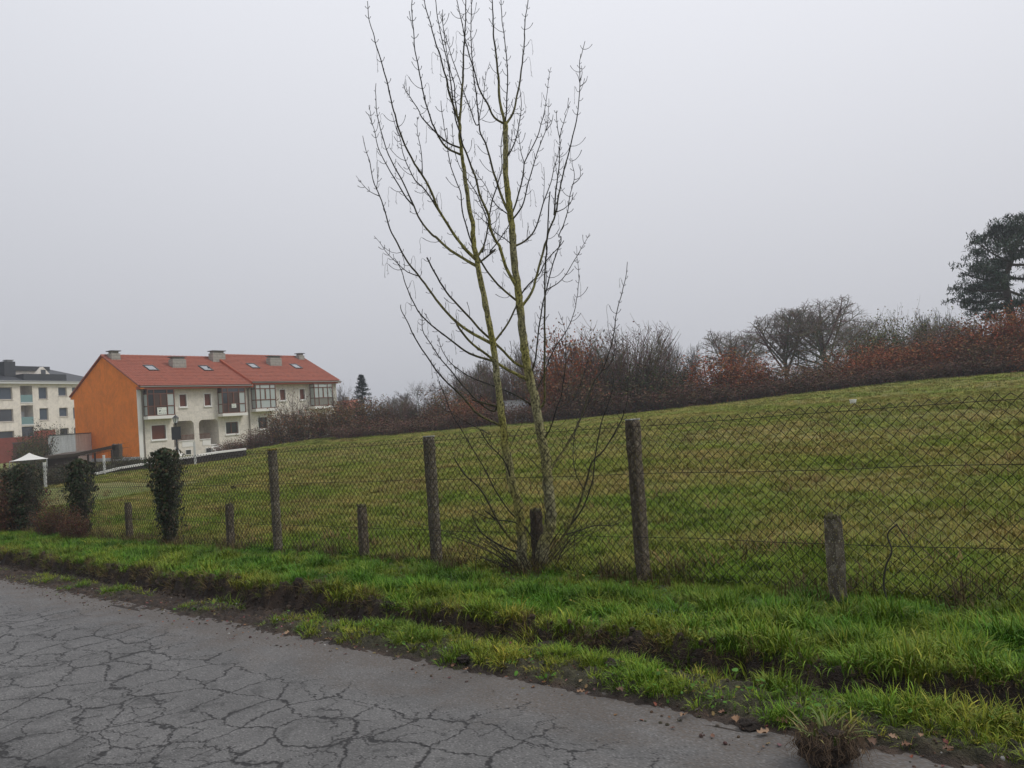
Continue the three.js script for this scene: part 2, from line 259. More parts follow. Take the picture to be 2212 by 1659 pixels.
{
  const r = rng(501), lists = [[], [], [], []];
  for (let k = 0; k < 46000; k++) {
    const s = -3.5 + Math.pow(r(), 1.25) * 27, n = 3.74 + r() * 2.7, b = bankN(s), clump = n2(s * 1.6, n * 1.9), fine = n2(s * 6, n * 6);
    let p = 0, hgt = .1;
    if (n > b + .02) { p = .68 + .4 * clump; hgt = .064 + .048 * clump + .03 * fine; if (n < b + .16) { p *= mix(.65, 1, stripMask(s)); hgt *= mix(.9, 1.1, stripMask(s)); } if (n > 5.75) hgt *= .55; if (s < 3.4) { p += .1; hgt += .035 * sstep(3.4, .5, s); } }
    else if (n < 4.3) { p = stripMask(s) * (.55 + .5 * clump) * sstep(3.76, 3.9, n + .06 * fine) * sstep(4.32, 4.2, n); hgt = .045 + .04 * clump; if (s < 2) hgt += .02; }
    else p = .05 * stripMask(s);
    if (r() > p) continue;
    const [x, z] = xz(s, n), yellow = clamp(.32 + .8 * n2(s * .9 + 7, n * 1.4) + .25 * fine), near = n < b + .16 ? .25 : 0;
    const c = mix3([.070, .168, .009], [.175, .195, .020], clamp(yellow * .7 + near)); const kk = .75 + r() * .5, deep = n2(s * .7 + 31, n * 1.1) > .35 ? .8 : 1;
    const big = n > b + .1 && n2(s * 2.6 + 90, n * 3.1) > .5 ? 1.45 : 1, h = Math.max(.045, hgt) * (.6 + r() * .8) * big, t = h > .15 ? 0 : r() < .5 ? 1 : 2;
    lists[r() < .17 ? 3 : t].push({ x, y: vergeY(s, n) - .008, z, ry: r() * TAU, tx: (r() - .5) * .3, tz: (r() - .5) * .3, sx: Math.min(.2, h * 1.25 + .02), sy: h * 1.5, c: c.map(q => q * kk * deep) });
  }
  const T = [tuft(1, 30, .45, 1.15, .04, fresh, 5), tuft(2, 28, .48, .8, .04, fresh, 4), tuft(3, 28, .5, 1.0, .042, mixed, 4), tuft(4, 14, .5, 1.1, .05, [[1.7, 1.25, 1.6], [1.3, 1.1, 1.2]], 4)];
  // plantain and clover leaves among the grass
  const W = []; for (let k = 0; k < 14000; k++) { const s = -3.5 + Math.pow(r(), 1.2) * 22, n = 3.78 + r() * 2.6, b = bankN(s); if (n < b + .03 && !(n < 4.15 && stripMask(s) > .5)) continue; if (n2(s * 1.1 + 60, n * 1.6) < -.15) continue; const [x, z] = xz(s, n), kk = .7 + r() * .6, sz = .009 + .014 * r() * r(); W.push({ x, y: vergeY(s, n) + .01 + .05 * r(), z, ry: r() * TAU, tx: (r() - .5) * 1.3, tz: (r() - .5) * 1.3, sx: sz, sy: sz, c: r() < .12 ? [.2 * kk, .17 * kk, .03 * kk] : [.055 * kk, .135 * kk, .014 * kk] }); }
  const lg = new GB(); { const c0 = lg.v(0, .12, 0, .5, .5, [1, 1, 1]), ring = []; for (let k = 0; k < 9; k++) { const a = k / 9 * TAU; ring.push(lg.v(Math.cos(a), -.1 * Math.sin(a * 2), Math.sin(a) * .62, .5, .5, [1, 1, 1])); } ring.forEach((q, k) => lg.t(c0, ring[(k + 1) % 9], q)); }
  scatter('verge_weeds', 'small round leaved weeds among the verge grass', 'weeds', lg.build(), grassMat, W);
  lists.forEach((l, i) => scatter('verge_grass', ['long arching green grass on the verge beside the lane', 'fine upright green grass on the verge beside the lane', 'short mixed green and yellowed grass along the lane', 'yellowed grass tufts sprinkled through the green verge'][i], 'grass', T[i], grassMat, l));
}
{
  const r = rng(502), A = [], B = [], D = [];
  const add = (s, n, k) => {
    const [x, z] = xz(s, n); if (s > 45 + .1 * n && n < 40 && r() < .4) return; const d = -z; if (d < 1 || Math.abs(x / d) > .95) return;
    const tone = patchTone(s, n), near = sstep(16, 7, n), c = mix3(fieldColour(s, n), [.078, .16, .010], near * .6 * (1 - tone)), kk = .7 + r() * .6, h = (.035 + .04 * r() + .03 * near * r()) * (1 + .4 * clamp(n2(s * .8, n * 1.2))) * (k > 1 ? 1.15 : 1);
    (r() < .5 ? A : B).push({ x, y: fieldY(s, n) - .01, z, ry: r() * TAU, tx: (r() - .5) * .4, tz: (r() - .5) * .4, sx: (.13 + .07 * r()) * k, sy: h * 1.4, c: c.map(q => q * kk) });
  };
  for (let i = 0; i < 60000; i++) add(-6 + r() * 32, 6.32 + Math.pow(r(), 1.3) * 12, 1);
  for (let i = 0; i < 60000; i++) add(-14 + r() * 60, 14 + Math.pow(r(), 1.1) * 22, 1.5);
  for (let i = 0; i < 50000; i++) add(-22 + r() * 76, 26 + r() * 34, 2.1);
  for (let i = 0; i < 9000; i++) add(38 + r() * 18, 8 + r() * 26, 1.8);
  // straw tussocks and the dead stems along the foot of the fence
  for (let i = 0; i < 9000; i++) { const s = -6 + r() * 36, n = 6.6 + Math.pow(r(), 1.6) * 26; if (n2(s * .7 + 50, n * 1.1) < .42) continue; const [x, z] = xz(s, n), kk = .7 + r() * .6; D.push({ x, y: fieldY(s, n) - .01, z, ry: r() * TAU, tx: (r() - .5) * .8, tz: (r() - .5) * .8, sx: .2 + .15 * r(), sy: .14 + .1 * r(), c: [.22 * kk, .16 * kk, .065 * kk] }); }
  for (let i = 0; i < 900; i++) { const s = -3 + r() * 20, n = bankN(s) - .03 + r() * .1, [x, z] = xz(s, n), kk = .6 + r() * .7; D.push({ x, y: vergeY(s, n) - .005, z, ry: r() * TAU, tx: .5 + (r() - .5) * 1.2, tz: (r() - .5) * 1.4, sx: .06 + .06 * r(), sy: .08 + .08 * r(), c: r() < .4 ? [.10 * kk, .13 * kk, .02 * kk] : [.17 * kk, .125 * kk, .06 * kk] }); }
  for (let i = 0; i < 650; i++) { const s = -3 + r() * 24, n = 6.02 + r() * .5; if (n2(s * 1.1, 4) < -.1 - .02 * s) continue; const [x, z] = xz(s, n), kk = .6 + r() * .6; D.push({ x, y: groundY(x, z) - .01, z, ry: r() * TAU, tx: (r() - .5) * .35, tz: (r() - .5) * .35, sx: .1 + .1 * r(), sy: .2 + .22 * r() * r(), c: [.15 * kk, .112 * kk, .06 * kk] }); }
  scatter('field_grass', 'short green and straw coloured grass covering the field', 'grass', tuft(11, 16, .5, .8, .05, mixed, 3), grassDry, A);
  scatter('field_grass', 'tufty bleached pasture grass covering the field', 'grass', tuft(12, 16, .55, 1.0, .05, mixed, 3), grassDry, B);
  scatter('dry_grass', 'dead straw grass in tussocks and along the fence foot', 'grass', tuft(13, 20, .4, 1.0, .035, dry, 3), grassDry, D);
}
// ------------------------------------------------------------------ concrete posts and chain link fence
const concTex = colourTex(512, 512, (u, v) => {
  const a = tileN(u, v, 7), b = tileN(u, v, 22, 3), c = tileN(u, v, 80, 6); let k = 1 + .35 * a + .3 * b + .35 * c; let col = mix3([.085 * k, .072 * k, .058 * k], [.15 * k, .135 * k, .115 * k], sstep(-.1, .6, tileN(u, v, 5, 12)));
  const moss = sstep(.35, .6, tileN(u, v, 13, 20)); col = mix3(col, [.07, .065, .025], moss * .6);
  const lich = sstep(.52, .62, tileN(u, v, 40, 31) + .25 * tileN(u, v, 6, 40)); col = mix3(col, [.42, .41, .34], lich * .85);
  const yel = sstep(.62, .7, tileN(u, v, 30, 51)); return mix3(col, [.30, .25, .05], yel * .7);
});
const concBump = dataTex(512, 512, (u, v) => .5 + .25 * tileN(u, v, 22, 3) + .25 * tileN(u, v, 80, 6));
const concMat = M([.98, .94, .87], .92, { map: concTex, bumpMap: concBump, bumpScale: .006 });
const concBrown = M([.86, .77, .68], .92, { map: concTex, bumpMap: concBump, bumpScale: .006 });
const mossMat = M([.17, .13, .02], .95, { bumpMap: concBump, bumpScale: .01 }), mossDark = M([.06, .055, .02], .95, { bumpMap: concBump, bumpScale: .01 });
function concPost(h, w, seed, broken = .012) {
  const g = new THREE.BoxGeometry(w, h, w, 8, 40, 8).translate(0, h / 2, 0), p = g.attributes.position;
  for (let i = 0; i < p.count; i++) {
    let x = p.getX(i), y = p.getY(i), z = p.getZ(i); const m = Math.max(Math.abs(x), Math.abs(z)), l = Math.hypot(x, z), k = mix(1, m / Math.max(l, 1e-6) * 1.12, .28);
    x *= k; z *= k; const top = sstep(h - .05, h, y);
    const d = .0035 * n3(x * 30 + seed, y * 12, z * 30) + .005 * n3(x * 8, y * 3 + seed, z * 8);
    x *= 1 + d * 14 - top * .05; z *= 1 + d * 14 - top * .05; y += top * broken * (n3(x * 40, seed, z * 40) - .4);
    p.setXYZ(i, x, y, z);
  }
  const q = metricUV(g, 2.0); const uv = q.attributes.uv; for (let i = 0; i < uv.count; i++) uv.setXY(i, uv.getX(i) + seed * .37, uv.getY(i) + seed * .61); return smooth(q);
}
function smooth(g) {                           // smooth normals over welded corners, keeping the texture coordinates
  const p = g.attributes.position, n = g.attributes.normal, acc = new Map(), key = i => `${Math.round(p.getX(i) * 5e3)},${Math.round(p.getY(i) * 5e3)},${Math.round(p.getZ(i) * 5e3)}`;
  for (let i = 0; i < p.count; i++) { const k = key(i), a = acc.get(k) || [0, 0, 0]; a[0] += n.getX(i); a[1] += n.getY(i); a[2] += n.getZ(i); acc.set(k, a); }
  for (let i = 0; i < p.count; i++) { const a = acc.get(key(i)), l = Math.hypot(...a) || 1; n.setXYZ(i, a[0] / l, a[1] / l, a[2] / l); } return g;
}
const FN = 6.285, MESHN = 6.205, FENCE_TURN = Math.atan2(.64, .768);
const sPix = (px, py, n) => { const v = at(px, py, 1).sub(V(0, EYE, 0)); const k = n / (.64 * v.x - .768 * v.z); return sOf(v.x * k, v.z * k); };
const tallS = [sPix(2250, 1000, FN), sPix(1378, 1080, FN), sPix(935, 1080, FN), sPix(594, 1070, FN), sPix(360, 1060, FN), sPix(172, 1060, FN), sPix(52, 1060, FN)];
tallS.push(tallS[6] + 3.2, tallS[6] + 6.4);
const wireMat = M([.016, .012, .009], .7, { metalness: .25 }), lineMat = M([.018, .014, .011], .65, { metalness: .3 });
const [fx, fz] = xz(tallS[1], FN);
const fence = thing('chain_link_fence', 'rusty chain link fence on tall lichen spotted concrete posts along the field', 'fence');
const tops = [1.49, 1.49, 1.48, 1.46, 1.42, 1.4, 1.4, 1.4, 1.4], postBase = [];
tallS.forEach((s, i) => {
  const [x, z] = xz(s, FN), y = hs(s) + .08; postBase.push([x, y, z]);
  const o = part('post', concPost(tops[i] + .35, .105, 3 + i * 7), i === 1 ? concBrown : concMat, fence); o.position.set(x, y - .35, z); o.rotation.set((i === 1 ? .012 : 0), FENCE_TURN - Math.PI / 2 * 0, 0);
  if (i === 3) { const m = part('moss_cap', concPost(.02, .122, 71, .012), mossMat, o, 'yellow lichen crust on the post top'); m.position.y = tops[i] + .35; }
  if (i === 1 || i === 2) { const m = part('lichen_crust', concPost(.008, .116, 81, .006), M([.26, .26, .24], .95), o); m.position.y = tops[i] + .35; }
});
{
  const Wd = .0425, Hd = .0432, rows = 33, r = .0036;
  const baseAt = s => hs(s) + .085, top = s => 0;
  const node = (i, j, bay, s0) => {
    const s = s0 + i * Wd, y0 = baseAt(s); const ds = .012 * n2(s * 1.5, j * .12) + .004 * n2(i * 2.1, j * 1.7), y = y0 + .045 + j * Hd + .012 * n2(s * .8, 3) + .005 * n2(i * 1.3 + 5, j * 1.9) + (j === rows ? .006 * n2(i * 3, 9) : 0);
    const off = .02 * n2(s * .7, j * .08 + 4) + (j & 1 ? .0016 : -.0016); const [x, z] = xz(s + ds, MESHN + off); return V(x, y, z);
  };
  const bays = tallS.slice(0, -1).map((s, k) => [s, tallS[k + 1]]); bays.unshift([tallS[0] - 3.2, tallS[0]]);
  { const s = tallS[0] - 3.2, [x, z] = xz(s, FN), o = part('post', concPost(1.84, .112, 99), concMat, fence); o.position.set(x, hs(s) - .27, z); o.rotation.y = FENCE_TURN; }
  for (let b = 0; b < bays.length; b++) {
    const s0 = bays[b][0], cols = Math.round((bays[b][1] - s0) / Wd), g = new GB(), sides = 3;
    for (let i = 0; i < cols; i++) {
      let pa = null; const pts = [];
      for (let j = 0; j <= rows; j++) { const even = ((i + j) & 1) === 0; pts.push(node(even ? i : i + 1, j, b, s0)); }
      g.tube(pts, () => r, sides, null);
    }
    const m = part('wire_mesh', g.build(), wireMat, fence); m.userData.kind = 'stuff';
  }
  for (const [h, q] of [[1.428, 0], [.985, 1], [.405, 2]]) {
    const g = new GB(), pts = []; for (let s = tallS[0] - 3.25; s <= tallS[8]; s += .2) { const [x, z] = xz(s, MESHN - .012 + .004 * n2(s, q)); pts.push(V(x, baseAt(s) - .005 + h + .008 * n2(s * .7, q * 9 + 2), z)); }
    g.tube(pts, () => .0024, 4, null); part('line_wire', g.build(), lineMat, fence);
  }
  // the two knots of old wire hanging in the mesh
  for (const [px, py] of [[506, 1052], [403, 1135]]) { const s = sPix(px, py, MESHN), [x, z] = xz(s, MESHN - .01), k = EYE + (at(px, py, Math.abs(z)).y - EYE), g = new GB(), rr = rng(px), pts = []; for (let i = 0; i < 16; i++) pts.push(V(x + (rr() - .5) * .09, k + (rr() - .5) * .05, z + (rr() - .5) * .04)); g.tube(new THREE.CatmullRomCurve3(pts).getPoints(60), () => .0035, 4, null); part('wire_knot', g.build(), wireMat, fence); }
}
// short posts of an older fence between the tall ones
[[1806, 1330, 6.11, 1115, 'stub post in the long grass right of the tallest near post, white lichen flecks', 0], [1160, 1246, 6.52, 1102, 'dark stub post wedged between the two tree trunks', 2], [784, 1215, 6.34, 1092, 'short concrete stub post between the second and third tall posts', 1], [496, 1183, 6.34, 1090, 'short concrete stub post just left of the yellow capped tall post', 1], [278, 1150, 6.34, 1087, 'farthest short stub post, left of the single ivy column', 1]].forEach(([px, py, n, ty, label, k], i) => {
  const s = sPix(px, (py + ty) / 2, n), [x, z] = xz(s, n), y = groundY(x, z), h = at(px, ty, -z).y - y;
  const t = thing('stub_post', 'weathered ' + label, 'post', [x, y - .2, z], FENCE_TURN + .3 * (i - 2) * .3, 'short stub posts along the fence'); t.rotation.z = [.0, -.02, -.01, -.015, 0][i];
  part('shaft', concPost(h + .2, k === 2 ? .105 : .1, 30 + i * 9, .035), k === 2 ? M([.42, .34, .29], .95, { map: concTex, bumpMap: concBump, bumpScale: .008 }) : k ? concBrown : concMat, t);
  const cap = part('moss_cap', concPost(.022, .095, 90 + i, .03), mossDark, t); cap.position.y = h + .195;
});

// ------------------------------------------------------------------ the young two-stemmed tree behind the fence
const barkTex = colourTex(512, 512, (u, v) => {
  const a = tileN(u, v, 8), b = tileN(u, v, 26, 3), c = tileN(u, v, 90, 6), k = 1 + .3 * a + .35 * b + .4 * c; let col = [.95 * k, .95 * k, .95 * k];
  const pale = sstep(.2, .5, tileN(u, v, 14, 14)); col = mix3(col, [1.55, 1.55, 1.75], pale * .8); const dk = sstep(.22, .42, tileN(u, v, 20, 25)); return mix3(col, [.22, .2, .22], dk * .85).map(q => q * .64);
});
const barkBump = dataTex(512, 512, (u, v) => .5 + .25 * tileN(u, v, 26, 3) + .3 * tileN(u, v, 90, 6));
barkTex.repeat.set(1.7, 1.7); barkBump.repeat.set(1.7, 1.7);
const TREE=[
[64,25,[0,0,0,2,16,-1,4,32,-1,11,48,-2,14,58,-2,15,70,-2,14,91,-3,14,111,-4,13,129,-4,11,149,-5,10,153,-5,7,187,-6,2,217,-7,0,240,-8,-1,262,-9,-2,285,-9,-3,308,-10,-5,338,-11,-5,369,-12,-5,363,-12,-5,387,-13,-7,415,-14,-7,448,-15,-5,476,-15,-4,493,-16]],
[58,14,[-8,1,2,-15,11,2,-19,22,3,-18,35,3,-18,59,3,-20,83,4,-24,103,5,-26,123,5,-29,142,6,-29,159,6,-30,182,7,-32,212,7,-33,241,8,-36,268,9,-40,300,9,-44,337,10,-47,366,11,-46,373,11,-49,397,12,-51,430,13,-53,455,13,-53,474,14,-53,487,14]],
[17,2.5,[-4,493,-16,-8,517,-17,-8,548,-19,-9,575,-20,-10,597,-21,-9,619,-22,-9,637,-22,-6,697,-25,-4,756,-27]],
[14,2.5,[-4,493,-16,5,506,-20,12,530,-26,18,558,-32,22,579,-37,25,600,-41,27,621,-45,33,649,-50,42,707,-59,50,766,-67]],
[13,2.5,[-4,493,-16,-15,500,-13,-23,516,-7,-30,530,-3,-33,544,1,-37,560,6,-41,578,10,-43,596,15,-46,613,19,-54,662,29,-61,710,37]],
[8,2.5,[-4,493,-16,-1,515,-12,2,541,-5,2,560,-1,1,583,5,0,599,8,0,617,12,0,647,17,-1,676,22]],
[13,2.5,[-53,487,14,-46,540,6,-44,567,2,-40,599,-3,-38,631,-8,-36,680,-14,-35,730,-19]],
[12,2.5,[-53,487,14,-61,515,19,-63,530,23,-65,539,25,-68,555,29,-72,569,33,-75,584,36,-78,598,39,-79,607,41,-84,651,49,-88,695,57]],
[8,3,[-53,484,14,-56,510,10,-56,532,7,-60,551,5,-63,580,1,-65,615,-3]],
[13,3,[-29,162,6,-55,178,14,-70,198,21,-87,216,27,-100,237,33,-113,262,40,-118,275,43,-123,288,46,-123,293,47]],
[11,8,[-30,183,7,-49,189,3,-60,193,1]],
[11,3,[-31,193,7,-37,179,3,-55,192,-4,-71,211,-10,-83,228,-15,-93,241,-18,-103,259,-23,-111,274,-26,-111,288,-29,-110,298,-31]],
[10,3,[8,179,-6,-15,196,-14,-37,207,-21,-62,219,-29,-82,235,-36,-91,249,-39,-97,269,-44]],
[17,9,[4,209,-7,-23,224,3,-42,240,11,-58,254,17,-67,267,22,-71,277,24]],
[12,3,[-32,231,8,-58,241,13,-70,250,16,-85,263,20,-98,275,23,-107,286,26,-114,301,29,-119,317,31,-122,331,34,-128,343,36]],
[17,3,[-34,250,8,-57,265,2,-73,279,-3,-88,298,-8,-99,315,-12,-109,331,-15,-122,350,-19,-132,371,-23,-139,387,-26,-145,412,-30,-151,432,-33,-156,446,-35,-159,468,-38,-163,483,-40,-166,501,-42]],
[5,2,[-150,428,-32,-160,433,-29,-167,441,-26,-173,450,-23]],
[4,2,[-153,436,-34,-151,452,-38,-150,463,-40]],
[6,2,[-110,332,-16,-122,337,-10,-132,347,-4,-141,357,1,-147,367,5,-152,374,8]],
[15,7,[2,223,-7,-10,228,-6,-27,247,-2,-44,264,1,-57,281,4,-68,294,6,-80,310,9,-89,328,12,-97,346,14]],
[16,3,[-44,333,10,-59,344,4,-76,358,-2,-88,372,-7,-90,373,-8,-98,383,-11,-106,397,-16,-110,408,-18,-116,425,-22,-125,447,-27,-133,465,-31,-138,478,-34,-143,498,-37,-147,517,-41,-149,535,-44,-149,548,-46,-148,563,-48]],
[9,2,[-111,411,-19,-119,421,-17,-127,437,-13,-135,452,-10,-142,468,-6,-145,482,-4,-147,496,-1,-151,508,1,-152,509,1]],
[4,2,[-148,497,-1,-149,509,-3,-151,520,-5]],
[18,3,[-44,339,10,-59,355,15,-53,348,16,-64,363,20,-72,377,23,-80,392,26,-85,406,29,-90,420,32,-95,429,33,-101,439,35,-107,453,38,-112,466,40,-115,478,42,-117,489,44,-118,492,44,-120,507,46,-122,520,48,-125,535,51,-127,546,52,-130,556,54,-131,566,55,-134,577,56,-135,586,58,-135,600,59]],
[9,2,[-80,391,26,-87,405,23,-95,418,20,-103,427,18,-110,443,15,-115,458,13,-117,473,10,-121,488,8,-125,505,5,-125,507,5]],
[5,2,[-94,427,33,-93,445,39,-94,461,44,-95,471,47,-93,482,50]],
[12,2.5,[-52,452,13,-68,460,17,-76,472,21,-80,483,24,-80,482,24,-85,500,29,-88,519,33,-90,537,37,-92,553,41,-92,572,45,-92,592,49,-91,603,51,-89,627,55,-87,652,58]],
[10,3,[-53,460,13,-65,467,9,-77,479,5,-89,495,0,-96,506,-3,-96,508,-4,-103,522,-7,-107,530,-9,-111,537,-11,-113,544,-12]],
[4,3,[-107,530,-9,-106,540,-10]],
[12,4,[-45,342,10,-36,355,6,-39,349,4,-33,368,-1,-28,393,-7,-23,411,-11,-16,430,-15,-11,446,-19,-11,468,-23,-7,490,-27]],
[10,4,[-44,336,10,-24,352,2,-31,349,0,-20,363,-6,-9,378,-12,-7,382,-13]],
[12,4,[-34,251,8,-20,267,1,-8,287,-5,0,303,-11,12,317,-15,22,326,-19,30,340,-23,46,356,-28,52,363,-30]],
[19,2.5,[-3,309,-10,-15,335,-5,-20,357,0,-21,358,0,-28,373,3,-29,388,6,-33,399,8,-37,410,10,-40,428,13,-44,441,15,-48,454,17,-51,463,19,-53,475,21,-56,484,22,-58,511,26,-59,535,29,-62,555,32,-65,573,35,-67,592,37,-68,608,39,-70,652,43,-72,697,48]],
[9,3,[-21,358,0,-26,370,-4,-29,382,-7,-34,397,-11,-40,416,-16,-43,424,-18,-52,440,-22,-59,456,-25,-63,478,-30,-63,506,-35]],
[15,2.5,[-6,392,-13,-13,411,-16,-17,428,-20,-21,444,-22,-24,462,-25,-28,479,-28,-33,493,-30,-33,500,-31,-34,536,-36,-36,567,-41,-36,602,-45,-34,635,-49,-32,654,-51,-29,699,-55,-26,743,-59]],
[8,3,[-33,501,-31,-36,500,-31,-42,519,-27,-48,537,-23,-53,556,-20,-57,568,-17,-61,586,-14,-65,606,-11,-64,622,-8]],
[5,2,[-33,505,-32,-26,538,-42,-22,563,-50,-16,582,-55]],
[12,3,[-2,294,-10,-24,314,-1,-39,336,6,-45,349,10,-51,366,15,-53,374,17,-56,391,21,-56,407,25,-59,418,27,-64,435,31,-66,450,34,-67,466,37,-69,487,41,-69,500,43]],
[7,2,[-5,357,-11,-14,365,-7,-22,370,-4,-29,378,-1,-38,387,3,-46,395,7]],
[7,2,[-5,390,-13,-17,401,-17,-24,412,-21,-31,431,-27,-41,447,-32,-47,461,-35]],
[11,3,[-5,356,-11,8,362,-15,18,372,-19,25,386,-22,30,400,-26,36,415,-30,42,429,-33,48,449,-37,53,463,-40,59,482,-44]],
[4,2,[32,405,-27,34,420,-24,35,444,-20]],
[10,2,[-5,385,-13,8,399,-7,12,409,-4,17,425,1,23,439,5,28,452,9,33,463,12,38,472,14,41,484,17,42,495,20,43,503,22]],
[4,2,[38,472,14,44,479,13,47,489,11,47,490,11]],
[10,2,[-5,390,-13,2,406,-16,8,424,-19,13,444,-23,14,451,-24,22,466,-27,31,482,-30,36,496,-32,40,508,-34,42,514,-34,45,530,-37,48,544,-39,50,557,-40,53,565,-42]],
[5,2,[14,451,-24,11,462,-21,10,475,-16,9,486,-13]],
[8,3,[-7,453,-15,1,465,-17,8,482,-20,12,498,-23,14,506,-25,14,506,-25,16,524,-28,15,538,-30]],
[6,2,[-7,453,-15,-1,463,-10,2,475,-5,6,491,2]],
[14,5,[8,177,-6,16,184,-3,18,208,3,20,237,9,22,266,15,24,294,21,26,322,26,29,345,31,28,342,31,32,367,36,34,388,39,36,399,41]],
[15,3,[-2,288,-9,11,304,-12,18,322,-15,25,342,-18,32,362,-20,32,360,-21,35,372,-22,43,388,-24,48,406,-26,53,426,-29,59,445,-31,66,465,-33,71,482,-35,75,494,-37,78,507,-38,79,511,-38,83,534,-40,85,552,-42,86,570,-44,90,581,-45,94,594,-46]],
[5,2,[84,540,-41,91,546,-43,94,553,-45]],
[4,2,[84,545,-42,82,551,-39,80,555,-38]],
[4,2,[85,548,-42,88,557,-44,88,566,-46]],
[9,2,[43,391,-25,46,413,-20,49,430,-17,52,447,-14,54,470,-10,52,483,-7,52,496,-5,52,496,-5]],
[5,2,[54,470,-10,58,485,-14,63,500,-18,62,500,-18,70,516,-22]],
[6,2,[44,394,-25,54,398,-28,62,405,-31,71,417,-34]],
[9,2,[6,193,-6,20,218,-12,27,234,-15,37,249,-18,46,260,-20,55,277,-24,61,295,-27,66,322,-31,66,345,-34,66,357,-35]],
[10,2,[3,214,-7,10,231,-2,15,260,6,21,286,14,28,308,19,35,329,24,45,354,30,42,354,31,48,366,34,53,379,37,56,395,40,59,402,41,62,415,44,60,424,45,60,430,46]],
[5,2,[59,404,42,67,411,39,70,426,34]],
[6,2,[26,302,18,42,311,13,58,332,6,70,350,1,78,363,-3]],
[18,3,[2,18,-1,12,23,0,23,38,2,35,55,4,47,80,7,54,97,8,59,114,10,63,121,11,74,130,12,88,149,14,95,161,15,100,172,16,104,194,18,102,205,19]],
[15,3,[14,107,-4,28,125,-9,37,136,-12,47,150,-16,56,166,-20,67,191,-25,76,207,-29,85,217,-31,92,231,-34,101,257,-38,107,283,-42,115,304,-46,121,322,-48,124,338,-50]],
[6,2,[83,216,-31,89,218,-29,97,230,-25,100,258,-17]],
[8,2,[12,142,-5,23,161,1,29,178,6,34,190,9,38,209,14,41,227,19,42,246,23,42,257,26,40,267,28,36,277,31]],
[6,2,[29,178,6,46,184,1,55,198,-4,62,213,-8,68,230,-13]],
[6,2,[51,90,8,45,105,2,43,126,-4,51,160,-13,60,170,-16,66,185,-19,72,203,-23]],
[8,3,[33,52,4,47,69,8,61,103,15,63,119,18,73,160,25,78,172,27,83,184,29,87,200,32,87,211,34]],
[7,3,[27,44,3,42,47,4,60,52,6,77,51,8,87,54,9]],
[7,3,[1,5,0,14,8,3,21,23,7,33,42,13,45,55,18]],
[15,5,[-18,35,3,-27,42,4,-39,59,8,-47,78,12,-55,95,16,-60,103,17,-73,117,21,-82,135,24]],
[11,4,[-19,28,3,-32,33,5,-47,43,11,-58,53,15,-64,63,18,-67,73,20]],
[9,6,[-40,62,9,-48,71,10,-54,76,11]],
[9,3,[-18,55,3,-24,61,5,-48,67,11,-70,80,17]],
[9,2,[-19,63,4,-25,68,2,-40,90,-5,-54,121,-12,-70,151,-19,-74,159,-21,-86,182,-26,-91,199,-29,-96,213,-31,-100,226,-33,-102,238,-35]],
[8,2,[-23,95,4,-30,126,12,-44,144,18,-53,161,22,-43,155,24,-57,164,27,-75,176,32,-90,186,35]],
[6,2,[-17,17,2,-40,16,6,-51,23,9,-64,28,11]],
[6,2,[-16,13,2,-37,23,-4,-48,37,-9,-65,55,-15,-73,63,-18]],
[7,3,[5,33,-1,-5,43,2,-13,53,5,-22,73,11]],
[5,2,[8,42,-1,9,62,4,6,79,9,1,100,15]],
[5,2,[-27,132,5,-15,155,-2,-8,165,-5]],
[5,2,[14,107,-4,3,119,-8,-7,129,-12,-17,136,-15]]];
